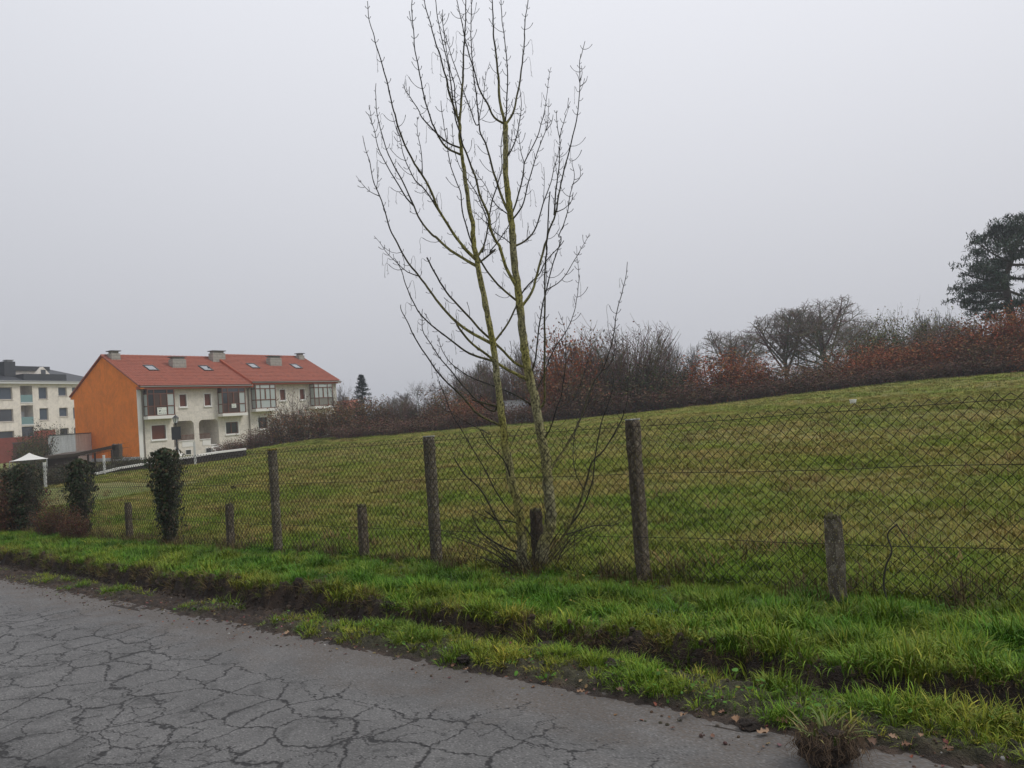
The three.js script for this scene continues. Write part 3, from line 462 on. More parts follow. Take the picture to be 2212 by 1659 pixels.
{
  const base = [.16639, -.13418, -8.2]; const tree = thing('bare_tree', 'young bare tree with two lichen covered stems and upswept twiggy branches behind the fence', 'tree', base);
  const trunkMat = MV(.9, { map: barkTex, bumpMap: barkBump, bumpScale: .012 }), branchMat = MV(.85, { map: barkTex, bumpMap: barkBump, bumpScale: .004 }), twigMat = M([.028, .022, .017], .85), seedMat = M([.04, .032, .023], .9);
  const olive = [.42, .38, .085], grey = [.40, .37, .24], dark = [.045, .038, .028];
  const tone = (r, t, p) => { const m = n3(p.x * 5, p.y * 5, p.z * 5), low = clamp(.5 + n3(p.x * 2, p.y * 1.4 + 8, p.z * 2)); return mix3(dark, mix3(olive, grey, r > .02 ? low * .7 : .1 + .2 * m), sstep(.007, .02, r)); };
  const twigs = new GB(), seeds = new GB(), r = rng(77);
  const curves = TREE.map(([r0, r1, q], idx) => { const pts = []; for (let i = 0; i < q.length; i += 3) pts.push(V(q[i] / 100, q[i + 1] / 100, q[i + 2] / 100)); return [new THREE.CatmullRomCurve3(pts, false, 'centripetal'), r0 / 1000, r1 / 1000, idx]; });
  for (const [c, r0, r1, idx] of curves) {
    const L = c.getLength(), stem = idx < 2, N = Math.max(6, Math.round(L / (stem ? .045 : .06))), g = new GB(), pts = c.getPoints(N); if (stem) pts.unshift(pts[0].clone().add(V(0, -.2, 0)));
    // little crooks so that no limb is a ruled line
    pts.forEach((p, i) => { if (i && i < pts.length - 1) { const a = stem ? .006 : .004; p.x += a * n3(p.y * 6, idx, 1); p.z += a * n3(p.y * 6, idx, 7); } });
    const rad = t => (stem ? 1.08 : 1.12) * mix(r0, r1, stem ? Math.pow(t, .8) : Math.pow(t, .62)) * (stem ? 1 + .35 * Math.exp(-t * 22) : 1);
    g.tube(pts, rad, stem ? 14 : r0 > .012 ? 8 : 6, tone, stem ? .22 : .08); part(stem ? 'trunk' : 'branch', g.build(), stem ? trunkMat : branchMat, tree);
    // paired side shoots with buds
    if (stem || idx >= 76) continue;
    let d = .1 + r() * .05, turn = r() * 3; const fine = r0 < .012;
    while (d < L - .02) {
      const t = d / L, p = c.getPointAt(t), tg = c.getTangentAt(t), rr = rad(t); let nn = V(0, 1, 0).cross(tg).normalize(), bb = tg.clone().cross(nn); turn += Math.PI / 2 + (r() - .5) * .3;
      for (const sd of [0, Math.PI]) {
        if (r() < .32) continue; const a = turn + sd, o = nn.clone().multiplyScalar(Math.cos(a)).add(bb.clone().multiplyScalar(Math.sin(a)));
        const len = (r() < .15 ? .09 + r() * .14 : .03 + r() * .05) * (t > .8 ? .7 : 1), q = [p.clone().addScaledVector(o, rr * .6)]; let dir = o.clone().addScaledVector(tg, .35).normalize(), w = q[0].clone(); const ns = 4;
        for (let k = 0; k < ns; k++) { w = w.clone().addScaledVector(dir, len / ns); q.push(w); dir = dir.clone().addScaledVector(tg, .28).add(V(0, .16, 0)).normalize(); }
        twigs.tube(q, [.004, .0033, .003, .0033, .0042], 3, null);
        if (w.y > 1.6 && len > .05 && r() < .2) {       // last year's seed stalks droop from the shoot ends
          const sl = .08 + r() * .16, s = [w.clone()], out = o.clone().multiplyScalar(.02); let e = w.clone().addScaledVector(out, 1).add(V(0, .022, 0)); s.push(e); e = e.clone().addScaledVector(out, .8).add(V(0, -.015, 0)); s.push(e);
          for (let k = 1; k <= 4; k++) s.push(e.clone().add(V((r() - .5) * .012 + out.x * .1 * k, -sl * k / 4, (r() - .5) * .012)));
          seeds.tube(s, () => .0018, 3, null); for (let k = 0; k < 3; k++) { const f = s[s.length - 1 - k % 2]; seeds.tube([f, f.clone().add(V((r() - .5) * .03, -.012 - r() * .02, (r() - .5) * .03))], () => .0016, 3, null); }
        }
      }
      d += fine ? .055 + r() * .045 : .075 + r() * .06;
    }
  }
  part('twigs', twigs.build(), twigMat, tree).userData.kind = 'stuff'; part('seed_stalks', seeds.build(), seedMat, tree).userData.kind = 'stuff';
  // suckers and dead stems round the foot
  const sk = new GB(); for (let k = 0; k < 54; k++) { const a = r() * TAU, near = r() < .6, R = near ? .04 + r() * .1 : .1 + r() * .75, x = Math.cos(a) * R * 1.2 - (near ? .08 : .25), z = -.05 + Math.sin(a) * .15, h = .25 + r() * .75, q = [V(x, -.03, z)]; let dx = (near ? Math.cos(a) * (.4 + r() * .7) : (r() - .5) * .5) - .05, dz = (r() - .5) * .25; for (let i = 1; i <= 5; i++) q.push(V(x + dx * h * i / 5 * (1 + i * .1), h * i / 5 * (1 - .05 * i), z + dz * h * i / 5)); sk.tube(q, t => .0052 * (1 - .6 * t), 4, null); }
  part('suckers', sk.build(), M([.05, .04, .024], .85), tree).userData.kind = 'stuff';
}
// a bent dead stem hooked in the mesh, right of the near stub post
{
  const P = (x, y) => { const px = (3000 + x / 1.4758) / 1.8228, py = (1900 + y / 1.4758) / 1.8228, s = sPix(px, py, 6.17), z = -xz(s, 6.17)[1]; return at(px, py, z); };
  const t = thing('dead_stem', 'bent dark dead stem leaning in the mesh right of the flecked stub post', 'stem'), mt = M([.04, .034, .026], .8);
  const a = [[738, 725], [708, 600], [722, 480], [755, 400], [730, 300], [785, 240]].map(q => P(...q)), b = [[780, 240], [820, 300], [860, 360], [895, 410], [932, 455]].map(q => P(...q)); a.unshift(a[0].clone().add(V(0, -.05, 0)));
  for (const [pp, w] of [[a, .009], [b, .005]]) { const g = new GB(); g.tube(new THREE.CatmullRomCurve3(pp).getPoints(30), u => w * (1 - .4 * u), 6, null); part('stem', g.build(), mt, t); }
}

// ------------------------------------------------------------------ ivy over the far posts, brambles between them
function ivyLeaf(g, p, nrm, up, size, c, r) {
  const side = nrm.clone().cross(up).normalize(), u2 = side.clone().cross(nrm).normalize(), f = size * (.7 + r() * .6);
  const L = (a, b, h) => { const q = p.clone().addScaledVector(side, a * f).addScaledVector(u2, b * f).addScaledVector(nrm, h * f); return g.v(q.x, q.y, q.z, a + .5, b + .5, c); };
  const b0 = L(0, .35, .05), l = L(-.5, .15, -.1), rr = L(.5, .15, -.1), tip = L(0, -.55, -.12), l2 = L(-.28, .48, -.08), r2 = L(.28, .48, -.08), m = L(0, -.05, .12);
  g.t(m, b0, l2); g.t(m, l2, l); g.t(m, l, tip); g.t(m, tip, rr); g.t(m, rr, r2); g.t(m, r2, b0);
}
const ivyMat = leafy(.4, { side: THREE.DoubleSide });
function ivyColumn(i, label, prof, count, seed, trail) {
  const [x, y, z] = postBase[i], t = thing('ivy', label, 'ivy', [x, y, z], 0, 'ivy grown over the far fence posts'), r = rng(seed), g = new GB(), st = new GB();
  const ivies = [[.020, .034, .014], [.028, .042, .018], [.035, .05, .02], [.03, .032, .014], [.085, .062, .035]];
  const R = h => { let k = 0; while (k < prof.length - 2 && prof[k + 1][0] < h) k++; const [h0, a] = prof[k], [h1, b] = prof[k + 1]; return mix(a, b, clamp((h - h0) / (h1 - h0))); };
  const top = prof[prof.length - 1][0];
  for (let k = 0; k < count; k++) { const h = top * (1 - Math.pow(r(), 1.2)), a = r() * TAU, lump = 1 + .5 * n3(Math.cos(a) * 1.4 + seed, h * 3, Math.sin(a) * 1.4), rad = R(h) * lump * (.55 + .62 * Math.sqrt(r()) + (r() < .06 ? .3 * r() : 0)), nrm = V(Math.cos(a), .25 + (r() - .5) * .8, Math.sin(a)).add(V((r() - .5) * .9, (r() - .5) * .6, (r() - .5) * .9)).normalize(); ivyLeaf(g, V(Math.cos(a) * rad, h, Math.sin(a) * rad), nrm, V((r() - .5) * .6, 1, (r() - .5) * .6), .047, ivies[Math.floor(r() * 5)], r); }
  for (let k = 0; k < trail; k++) { const a = r() < .5 ? Math.atan2(.64, .768) + Math.PI / 2 * 0 : Math.PI, sgn = r() < .5 ? 1 : -1, h = .4 + r() * (top - .5), q = []; for (let i2 = 0; i2 <= 6; i2++) { const d = R(h) + i2 * .05; q.push(V(sgn * .768 * d + (r() - .5) * .03, h - .012 * i2 * i2 + (r() - .5) * .03, sgn * .64 * d + (r() - .5) * .05)); } st.tube(q, u => .003 * (1 - .6 * u), 3, null); for (const p of q) for (let e = 0; e < 2; e++) ivyLeaf(g, p.clone().add(V((r() - .5) * .05, (r() - .5) * .05, (r() - .5) * .05)), V(r() - .5, r() - .2, r()).normalize(), V(0, 1, 0), .045, ivies[Math.floor(r() * 5)], r); }
  for (let k = 0; k < 14; k++) { const a = r() * TAU, q = []; for (let i2 = 0; i2 <= 8; i2++) { const h = i2 / 8 * top * .95; q.push(V(Math.cos(a + i2 * .15) * (.07 + .02 * r()), h, Math.sin(a + i2 * .15) * (.07 + .02 * r()))); } st.tube(q, u => .007 * (1 - .5 * u), 4, null); }
  part('leaves', g.build(), ivyMat, t).userData.kind = 'stuff'; part('stems', st.build(), M([.05, .04, .03], .9), t);
  return t;
}
ivyColumn(4, 'dark glossy ivy standing alone as a column over a fence post before the house', [[0, .1], [.3, .11], [.7, .16], [1.1, .22], [1.38, .24], [1.56, .17], [1.62, .02]], 2900, 5, 14);
ivyColumn(5, 'bushy ivy swallowing a fence post, second of the overgrown posts', [[0, .11], [.4, .14], [.8, .21], [1.2, .26], [1.42, .22], [1.55, .05]], 2900, 6, 14);
ivyColumn(6, 'sprawling ivy heap over the leftmost visible fence post', [[0, .2], [.4, .25], [.8, .30], [1.2, .34], [1.4, .3], [1.52, .08]], 3400, 7, 8);
// ------------------------------------------------------------------ terrace of houses
const stoneTex = colourTex(512, 512, (u, v) => { const row = Math.floor(v * 8), off = (row % 2) * .5, cu = (u * 4 + off) % 1, cv = (v * 8) % 1, id = Math.floor(u * 4 + off) % 4 * 7 + row * 13, tone = .93 + .14 * (((id * 37) % 17) / 17), jn = Math.min(cu, 1 - cu) * .5 < .006 || Math.min(cv, 1 - cv) * .25 < .006 ? .86 : 1, k = tone * jn * (1 + .10 * tileN(u, v, 9) + .10 * tileN(u, v, 50, 4)); return [.86 * k, .83 * k, .78 * k]; }, [.5, .5]);
const stuccoTex = colourTex(512, 512, (u, v) => { const k = 1 + .10 * tileN(u, v, 5) + .10 * tileN(u, v, 17, 3) + .12 * tileN(u, v, 100, 6), st = sstep(.2, .7, tileN(u, v, 6, 30) + .35 * tileN(u, v, 25, 31)); return mix3([.9 * k, .9 * k, .9 * k], [.68, .64, .66], st * .22); }, [.13, .13]);
const stuccoBump = dataTex(256, 256, (u, v) => .5 + .4 * tileN(u, v, 60, 6), [.8, .8]);
const tileTex = colourTex(512, 512, (u, v) => { const k = 1 + .12 * tileN(u, v, 6) + .16 * tileN(u, v, 24, 3) + .18 * tileN(u, v, 90, 6), l = sstep(.35, .7, tileN(u, v, 12, 44)); return mix3([.9 * k, .9 * k, .9 * k], [.5, .62, .68], l * .5); }, [.3, .3]);
const MS = {
  stone: M([.80, .765, .715], .9, { map: stoneTex }), trim: M([.76, .74, .70], .85), orange: M([.88, .235, .018], .92, { map: stuccoTex, bumpMap: stuccoBump, bumpScale: .01 }), fascia: M([.42, .085, .03], .7),
  tile: M([.34, .10, .058], .85, { map: tileTex }), wood: M([.13, .045, .022], .5), darkWood: M([.055, .028, .018], .55), shutter: M([.17, .05, .025], .6), glass: new THREE.MeshPhysicalMaterial({ color: new THREE.Color().setRGB(.03, .032, .035), roughness: .08, metalness: 0, clearcoat: .6 }),
  curtain: M([.42, .46, .44], .35), block: M([.36, .35, .32], .95, { map: concBlockTex() }), slab: M([.09, .09, .09], .8), pipe: M([.20, .17, .14], .5), iron: M([.012, .012, .013], .45), skyGlass: new THREE.MeshPhysicalMaterial({ color: new THREE.Color().setRGB(.05, .055, .06), roughness: .04, metalness: 0, ior: 2.0, clearcoat: 1, clearcoatRoughness: .04 }), blackFrame: M([.03, .03, .03], .5), dark: M([.03, .028, .025], .9), plinth: M([.62, .64, .66], .9, { map: stuccoTex }), railing: M([.16, .06, .03], .55)
};
function concBlockTex() { return colourTex(256, 256, (u, v) => { const cu = (u * 2 + (Math.floor(v * 4) % 2) * .5) % 1, cv = (v * 4) % 1, j = Math.min(cu, 1 - cu) * 2 < .06 || Math.min(cv, 1 - cv) < .07 ? .6 : 1, k = j * (1 + .15 * tileN(u, v, 8) + .15 * tileN(u, v, 40, 3)); return [.95 * k, .93 * k, .88 * k]; }, [.9, .9]); }
function rectHole(sh, x0, x1, y0, y1) { const h = new THREE.Path(); h.moveTo(x0, y0); h.lineTo(x0, y1); h.lineTo(x1, y1); h.lineTo(x1, y0); h.closePath(); sh.holes.push(h); }
function archHole(sh, x0, x1, y0, y1) { const h = new THREE.Path(), c = .34; h.moveTo(x0, y0); h.lineTo(x0, y1 - c); h.quadraticCurveTo(x0 + .06, y1 - .06, x0 + c, y1); h.lineTo(x1 - c, y1); h.quadraticCurveTo(x1 - .06, y1 - .06, x1, y1 - c); h.lineTo(x1, y0); h.closePath(); sh.holes.push(h); }
function win(house, x0, x1, y0, y1, kind) {
  const w = part('window', join([span(x0 - .1, x1 + .1, y0 - .16, y0 - .06, -.05, .09), span(x0 - .09, x0, y0 - .06, y1 + .09, -.25, .03), span(x1, x1 + .09, y0 - .06, y1 + .09, -.25, .03), span(x0, x1, y1, y1 + .09, -.25, .03), span(x0, x1, y0 - .06, y0, -.25, .03)]), MS.trim, house);
  if (kind === 'shutter') { const n = Math.max(4, Math.round((y1 - y0) / .11)), l = []; for (let k = 0; k < n; k++) { const a = y0 + (y1 - y0) * k / n, b = y0 + (y1 - y0) * (k + 1) / n; l.push(span(x0, x1, a + .006, b - .006, -.19 - .012, -.13)); } part('shutter', join(l), MS.shutter, w); part('shutter_back', span(x0, x1, y0, y1, -.24, -.205), MS.darkWood, w); }
  else { const m = (x0 + x1) / 2, f = .07; part('sash', join([span(x0, x0 + f, y0, y1, -.2, -.13), span(x1 - f, x1, y0, y1, -.2, -.13), span(m - f * .7, m + f * .7, y0 + f, y1 - f, -.2, -.13), span(x0 + f, x1 - f, y0, y0 + f, -.2, -.13), span(x0 + f, x1 - f, y1 - f, y1, -.2, -.13)]), MS.wood, w); part('pane', span(x0 + f, m - f * .7, y0 + f, y1 - f, -.18, -.165), MS.glass, w); part('pane', span(m + f * .7, x1 - f, y0 + f, y1 - f, -.18, -.165), MS.glass, w); }
  return w;
}
function bayWindow(house, x0, x1, y0, y1, pale) {
  const zf = .70, f = .08, xs = [x0, x0 + (x1 - x0) * .24, x0 + (x1 - x0) * .72, x1], h = y1 - y0, ys = [y0, y0 + h * .36, y0 + h * .82, y1], fr = [];
  xs.forEach((x, i) => { const a = i === 0 ? x : i === 3 ? x - f : x - f / 2; fr.push(span(a, a + f, y0, y1, zf - f, zf)); });
  ys.forEach((y, i) => { const a = i === 0 ? y : i === 3 ? y - f : y - f / 2; for (let k = 0; k < 3; k++) { const l = k === 0 ? xs[0] + f : xs[k] + f / 2, r = k === 2 ? xs[3] - f : xs[k + 1] - f / 2; fr.push(span(l, r, a, a + f, zf - f + .004, zf - .004)); } });
  for (const x of [x0, x1 - f]) { fr.push(span(x + .002, x + f - .002, y0, y1, .0, f)); ys.forEach((y, i) => { const a = i === 0 ? y : i === 3 ? y - f : y - f / 2; fr.push(span(x + .004, x + f - .004, a, a + f, f, zf - f)); }); }
  const mx = (xs[1] + xs[2]) / 2; fr.push(span(mx - .07, mx + .07, ys[1] + f / 2, ys[2] - f / 2, zf - f + .006, zf - .006));
  const b = part('bay_window', join(fr), MS.wood, house), mats = pale ? [MS.curtain, MS.curtain, MS.curtain] : [MS.darkWood, MS.glass, MS.darkWood];
  for (let i = 0; i < 3; i++) for (let j = 0; j < 3; j++) {
    const m = pale ? (pale === 2 && j === 0 ? M([.2, .19, .16], .4) : MS.curtain) : i === 0 && j > 0 ? MS.glass : i === 2 && j !== 2 ? MS.curtain : j === 2 ? MS.glass : MS.darkWood;
    const l = i === 0 ? xs[0] + f : xs[i] + f / 2, r = i === 2 ? xs[3] - f : xs[i + 1] - f / 2; part('pane', span(l, r, ys[j] + f / 2, ys[j + 1] - f / 2, zf - .055, zf - .04), m, b);
  }
  for (const x of [x0 + .03, x1 - .05]) for (let j = 0; j < 3; j++) part('pane', span(x, x + .02, ys[j] + f / 2, ys[j + 1] - f / 2, f, zf - f), pale || j < 2 ? MS.curtain : MS.glass, b);
  part('floor_slab', span(x0 - .1, x1 + .1, y0 - .27, y0, -.05, zf + .1), MS.trim, b); part('inner_wall', span(x0 + f, x1 - f, y0 + .01, y1, -.02, .03), MS.darkWood, b);
  return b;
}
function tiledSlope(x0, x1, zE, yE, zR, yR) {  // pantiles: rounded columns, rows that overlap
  const g = new GB(), L = Math.hypot(zR - zE, yR - yE), rows = Math.round(L / .36), cols = Math.round((x1 - x0) / .235), per = 4, sg = Math.sign(zE - zR), nx = [0, Math.abs(zE - zR) / L, sg * (yR - yE) / L];
  const W = cols * per + 1; let ring = 0;
  for (let r = 0; r < rows; r++) for (let e = 0; e < 2; e++) {
    const t = (r + e * .998) / rows; for (let i = 0; i < W; i++) { const x = x0 + (x1 - x0) * i / (W - 1), wave = Math.abs(Math.sin(i / per * Math.PI)) * .055 + (e ? .0 : .035) + .006 * n2(Math.floor(i / per) * 3.1, r * 2.7); g.v(x, mix(yE, yR, t) + nx[1] * wave, mix(zE, zR, t) + nx[2] * wave, x, t * L); }
    if (ring) for (let i = 0; i < W - 1; i++) { const a = (ring - 1) * W + i; g.q(a, a + 1, a + W + 1, a + W); } ring++;
  }
  return g.build(true);
}
{
  const N = at(303, 990, 65), H = thing('terraced_house', 'terrace of pale stone houses with red tiled roof, glazed wooden bays and orange gable end', 'house', [N.x, N.y, N.z], THREE.MathUtils.degToRad(55.3));
  const G0 = -.55, ridgeZ = -5.3, blocks = [[.3, 11.2, 0], [11.2, 22, .27]];
  for (const [a0, a1, up] of blocks) {
    const sh = new THREE.Shape(); sh.moveTo(a0, G0); sh.lineTo(a1, G0); sh.lineTo(a1, 5.85 + up); sh.lineTo(a0, 5.85 + up); sh.closePath();
    const S = a0 < 1 ? 0 : 1;
    if (!S) { rectHole(sh, 1.13, 2.41, 1.5, 2.69); rectHole(sh, 3.87, 4.53, 4.24, 5.3); rectHole(sh, 6.33, 6.97, 4.24, 5.3); rectHole(sh, 8.38, 9.73, 1.51, 2.6); archHole(sh, 3.14, 5.13, -.2, 2.95); archHole(sh, 5.62, 7.62, -.2, 2.95); for (const x of [1.19, ]) rectHole(sh, x, x + .6, -.06, .38); }
    else { rectHole(sh, 12.0, 13.1, 1.79, 2.88); rectHole(sh, 14.78, 15.45, 4.5, 5.55); rectHole(sh, 17.28, 17.91, 4.5, 5.55); rectHole(sh, 19.5, 20.7, 1.79, 2.88); }
    part('wall', metricUV(new THREE.ExtrudeGeometry(sh, { depth: .3, bevelEnabled: false }).translate(0, 0, -.3)), MS.stone, H);
    part('inner_wall', span(a0 + .02, a1 - .02, G0, 5.8 + up, -10.5, -2.3), MS.stone, H);
    part('back_wall', span(a0, a1, G0, 5.8 + up, -10.8, -10.5), MS.stone, H); part('floor', span(a0 + .02, a1 - .02, 2.98 + up, 3.15 + up, -2.3, -.3), MS.stone, H);
    // roof, eaves, gutter
    const zE = .66, yE = 6.06 + up, yR = 9.2 + up, x0 = S ? a0 - .12 : -.08, x1 = S ? a1 + .45 : a1 - .12;
    const roof = part('roof', tiledSlope(x0, x1, zE, yE, ridgeZ, yR), MS.tile, H), back = part('roof', tiledSlope(x0, x1, -11.3, yE - .1, ridgeZ, yR), MS.tile, H);
    back.geometry.scale(1, 1, 1); const under = new THREE.Shape(); under.moveTo(-zE + .04, yE - .09); under.lineTo(-ridgeZ, yR - .08); under.lineTo(11.25, yE - .2); under.lineTo(11.25, yE - .34); under.lineTo(-zE + .04, yE - .25); under.closePath();
    part('roof_deck', metricUV(new THREE.ExtrudeGeometry(under, { depth: S ? x1 - x0 - .06 : x1 - .34, bevelEnabled: false }).rotateY(Math.PI / 2).translate(S ? x0 + .03 : .31, 0, 0)), MS.fascia, H);
    const rg = new GB(); for (let k = 0, n = Math.round((x1 - x0) / .42); k < n; k++) { const xa = x0 + (x1 - x0) * k / n, xb = x0 + (x1 - x0) * (k + 1) / n + .03; rg.tube([V(xa, yR + .02, ridgeZ), V(xb, yR + .035, ridgeZ)], [.115, .135], 8, null); } part('ridge_tiles', rg.build(), MS.tile, roof);
    part('fascia', join([span(x0 + .04, x1 - .04, 5.82 + up, 5.945 + up, -.02, .50), span(x0 + .02, x1 - .02, 5.975 + up, 6.055 + up, .0, .58)]), MS.fascia, H);
    const gt = new GB(); gt.tube([V(x0, 6.0 + up, .68), V((x0 + x1) / 2, 5.99 + up, .68), V(x1, 5.985 + up, .68)], () => .06, 8, null); part('gutter', gt.build(), MS.pipe, H);
    if (S) part('verge_band', metricUV(new THREE.ExtrudeGeometry((() => { const q = new THREE.Shape(); q.moveTo(-.62, 5.8); q.lineTo(5.3, 9.0); q.lineTo(5.3, 9.55); q.lineTo(-.66, 6.33); q.closePath(); return q; })(), { depth: .16, bevelEnabled: false }).rotateY(Math.PI / 2).translate(x0 - .02, 0, 0)), MS.fascia, H);
  }
  // far gable and near orange gable
  const gab = (() => { const q = new THREE.Shape(); q.moveTo(0, G0); q.lineTo(0, 5.82); q.lineTo(-.66, 5.82); q.lineTo(-.66, 6.0); q.lineTo(5.3, 9.14); q.lineTo(11.35, 5.92); q.lineTo(11.35, 5.7); q.lineTo(10.75, 5.7); q.lineTo(10.75, G0); q.closePath(); return q; })();
  part('gable_wall', metricUV(new THREE.ExtrudeGeometry(gab, { depth: .3, bevelEnabled: false }).rotateY(Math.PI / 2).translate(0, 0, 0)), MS.orange, H, 'blank orange rendered gable end');
  part('gable_wall', metricUV(new THREE.ExtrudeGeometry(gab, { depth: .3, bevelEnabled: false }).rotateY(Math.PI / 2).translate(21.98, .24, 0)), MS.stone, H);
  part('plinth', span(-.05, 0, G0, .14, -10.7, -.06), MS.plinth, H); part('corner_strip', span(-.03, .32, G0, 5.8, .003, .06), MS.trim, H);
  const vt = new GB(); for (const [z0, y0] of [[.62, 6.1], [-11.3, 5.96]]) for (let k = 0; k < 15; k++) { const a = k / 15, b = (k + 1) / 15 + .01; vt.tube([V(-.08, mix(y0, 9.25, a), mix(z0, ridgeZ, a)), V(-.08, mix(y0, 9.25, b), mix(z0, ridgeZ, b))], [.1, .085], 7, null); } part('verge_tiles', vt.build(), MS.tile, H);
  win(H, 1.13, 2.41, 1.5, 2.69, 'shutter'); win(H, 3.87, 4.53, 4.24, 5.3, 'shutter'); win(H, 6.33, 6.97, 4.24, 5.3, 'shutter'); win(H, 8.38, 9.73, 1.51, 2.6, 'sash'); win(H, 12.0, 13.1, 1.79, 2.88, 'sash'); win(H, 14.78, 15.45, 4.5, 5.55, 'shutter'); win(H, 17.28, 17.91, 4.5, 5.55, 'shutter'); win(H, 19.5, 20.7, 1.79, 2.88, 'sash'); win(H, 1.19, 1.79, -.06, .38, 'sash');
  const b1 = bayWindow(H, .5, 2.98, 3.5, 5.8, 0), b2 = bayWindow(H, 7.7, 10.22, 3.42, 5.8, 0); bayWindow(H, 11.37, 13.75, 3.72, 6.08, 1); bayWindow(H, 18.6, 21.15, 3.72, 6.08, 2);
  // porches behind the arches
  const pw = []; for (const [a, b] of [[3.14, 5.13], [5.62, 7.62]]) pw.push(span(a - .12, a, -.2, 2.98, -2.29, -.3), span(b, b + .12, -.2, 2.98, -2.29, -.3)); part('porch_wall', join(pw), MS.stone, H); part('porch_floor', span(3.0, 7.74, .55, .66, -2.29, -.3), MS.trim, H);
  for (const [a, b] of [[3.62, 5.13], [5.62, 6.78]]) {
    part('parapet', span(a, b, -.2, 1.15, -.22, -.06), MS.stone, H); part('coping', span(a - .03, b, 1.15, 1.22, -.27, .02), MS.trim, H);
    const bars = [span(a, b, 1.64, 1.69, -.17, -.12)]; for (let x = a + .05; x < b; x += .13) bars.push(span(x, x + .03, 1.22, 1.64, -.16, -.13)); part('railing', join(bars), MS.railing, H);
    part('white_panel', span(a + .3, b - .02, .62, 1.14, -.06, -.03), MS.trim, H);
    const w = part('basement_window', join([span(a + .55, a + 1.15, -.1, .40, -.06, -.02)]), MS.trim, H); part('pane', span(a + .61, a + 1.09, -.04, .34, -.02, -.01), MS.glass, w);
  }
  const pd = part('porch_door', span(5.72, 6.5, .66, 2.6, -2.29, -2.22), MS.darkWood, H); part('pane', span(5.85, 6.37, .9, 2.4, -2.22, -2.21), MS.glass, pd);
  const stp = []; for (let k = 0; k < 4; k++) stp.push(span(6.8, 7.6, -.4, .5 - k * .2, -.06 + k * .28 - .28, -.06 + k * .28)); part('steps', join(stp), MS.trim, H); const st2 = []; for (let k = 0; k < 4; k++) st2.push(span(3.16, 3.6, -.4, .5 - k * .2, -.06 + k * .28 - .28, -.06 + k * .28)); part('steps', join(st2), MS.trim, H);
  for (const [a, z, top] of [[.12 + .3, .1, 5.85], [10.98, .12, 5.85]]) { const g = new GB(); g.tube([V(a, top, .45), V(a, top - .22, .1), V(a, 3, .1), V(a, G0 + .1, .1)], () => .055, 8, null); part('downpipe', g.build(), MS.pipe, H); }
  // estate agents' boards in the two left bays
  const board = (w, h, lines) => { const c = document.createElement('canvas'); c.width = 512; c.height = Math.round(512 * h / w); const k = c.getContext('2d'); k.fillStyle = '#d9dcd2'; k.fillRect(0, 0, c.width, c.height); for (const [t, f, x, y, col] of lines) { k.fillStyle = col || '#1c1e20'; k.font = f; k.fillText(t, x, y); } if (lines[0][5]) { k.fillStyle = '#1c1e20'; k.beginPath(); k.moveTo(90, 150); k.lineTo(160, 150); k.lineTo(200, 120); k.lineTo(165, 215); k.lineTo(100, 235); k.closePath(); k.fill(); } const t = new THREE.CanvasTexture(c); t.colorSpace = THREE.SRGBColorSpace; return t; };
  const sign = (par, x0, x1, y0, y1, tex, label) => { const g = new THREE.BoxGeometry(x1 - x0, y1 - y0, .02).translate((x0 + x1) / 2, (y0 + y1) / 2, .72); part('sale_board', g, M([1, 1, 1], .6, { map: tex }), par, label); };
  sign(b1, 1.32, 2.16, 3.58, 4.2, board(.84, .62, [['SE VENDE', 'bold 46px sans-serif', 40, 70, null, 1], ['Inmobiliaria', 'italic 52px serif', 205, 205], ['982 41 29 12', 'bold 74px sans-serif', 60, 335]]), 'white sale board with dark lettering');
  sign(b2, 8.64, 9.12, 3.9, 4.28, board(.48, .38, [['VENDESE', 'bold 92px sans-serif', 40, 150], ['982 4129', 'bold 84px sans-serif', 60, 310]]), 'small white sale notice');
  // chimneys and roof lights
  const zAt = (y, up) => ridgeZ + (9.2 + up - y) / (9.2 - 6.06) * (.66 - ridgeZ);
  for (const [x0, x1, z0, z1, yb, yt] of [[.35, 1.15, -5.2, -4.4, 8.4, 9.62], [4.55, 6.0, -7.2, -6.5, 8.2, 9.48], [5.15, 6.5, -3.5, -2.8, 7.5, 9.02], [10.35, 11.75, -5.0, -4.25, 8.3, 9.85], [15.3, 16.8, -7.2, -6.5, 8.4, 9.72], [16.05, 17.5, -3.5, -2.8, 7.8, 9.3], [21.3, 22.0, -5.2, -4.5, 8.6, 9.85]]) {
    const c = part('chimney', span(x0, x1, yb, yt - .26, z0, z1), MS.block, H); part('flue', span(x0 + .1, x1 - .1, yt - .26, yt - .07, z0 + .1, z1 - .1), MS.block, c); part('cap', span(x0 - .06, x1 + .06, yt - .07, yt, z0 - .06, z1 + .06), MS.slab, c);
  }
  for (const [x, up] of [[2.5, 0], [8.0, 0], [13.36, .27], [18.8, .27]]) {
    const sl = Math.atan2(9.2 - 6.06, .66 - ridgeZ), zc = -2.7, yc = 9.2 + up - (zc - ridgeZ) * Math.tan(sl) + .1; const f = part('roof_light', (() => { const b = []; for (const [a, c2, d, e] of [[-.48, .48, -.6, -.5], [-.48, .48, .5, .6], [-.48, -.39, -.5, .5], [.39, .48, -.5, .5]]) b.push(span(a, c2, -.06, .05, d, e)); return join(b); })(), MS.blackFrame, H); f.position.set(x + .45, yc, zc); f.rotation.x = sl;
    part('glass', span(-.39, .39, -.02, .02, -.5, .5), MS.skyGlass, f);
  }
}
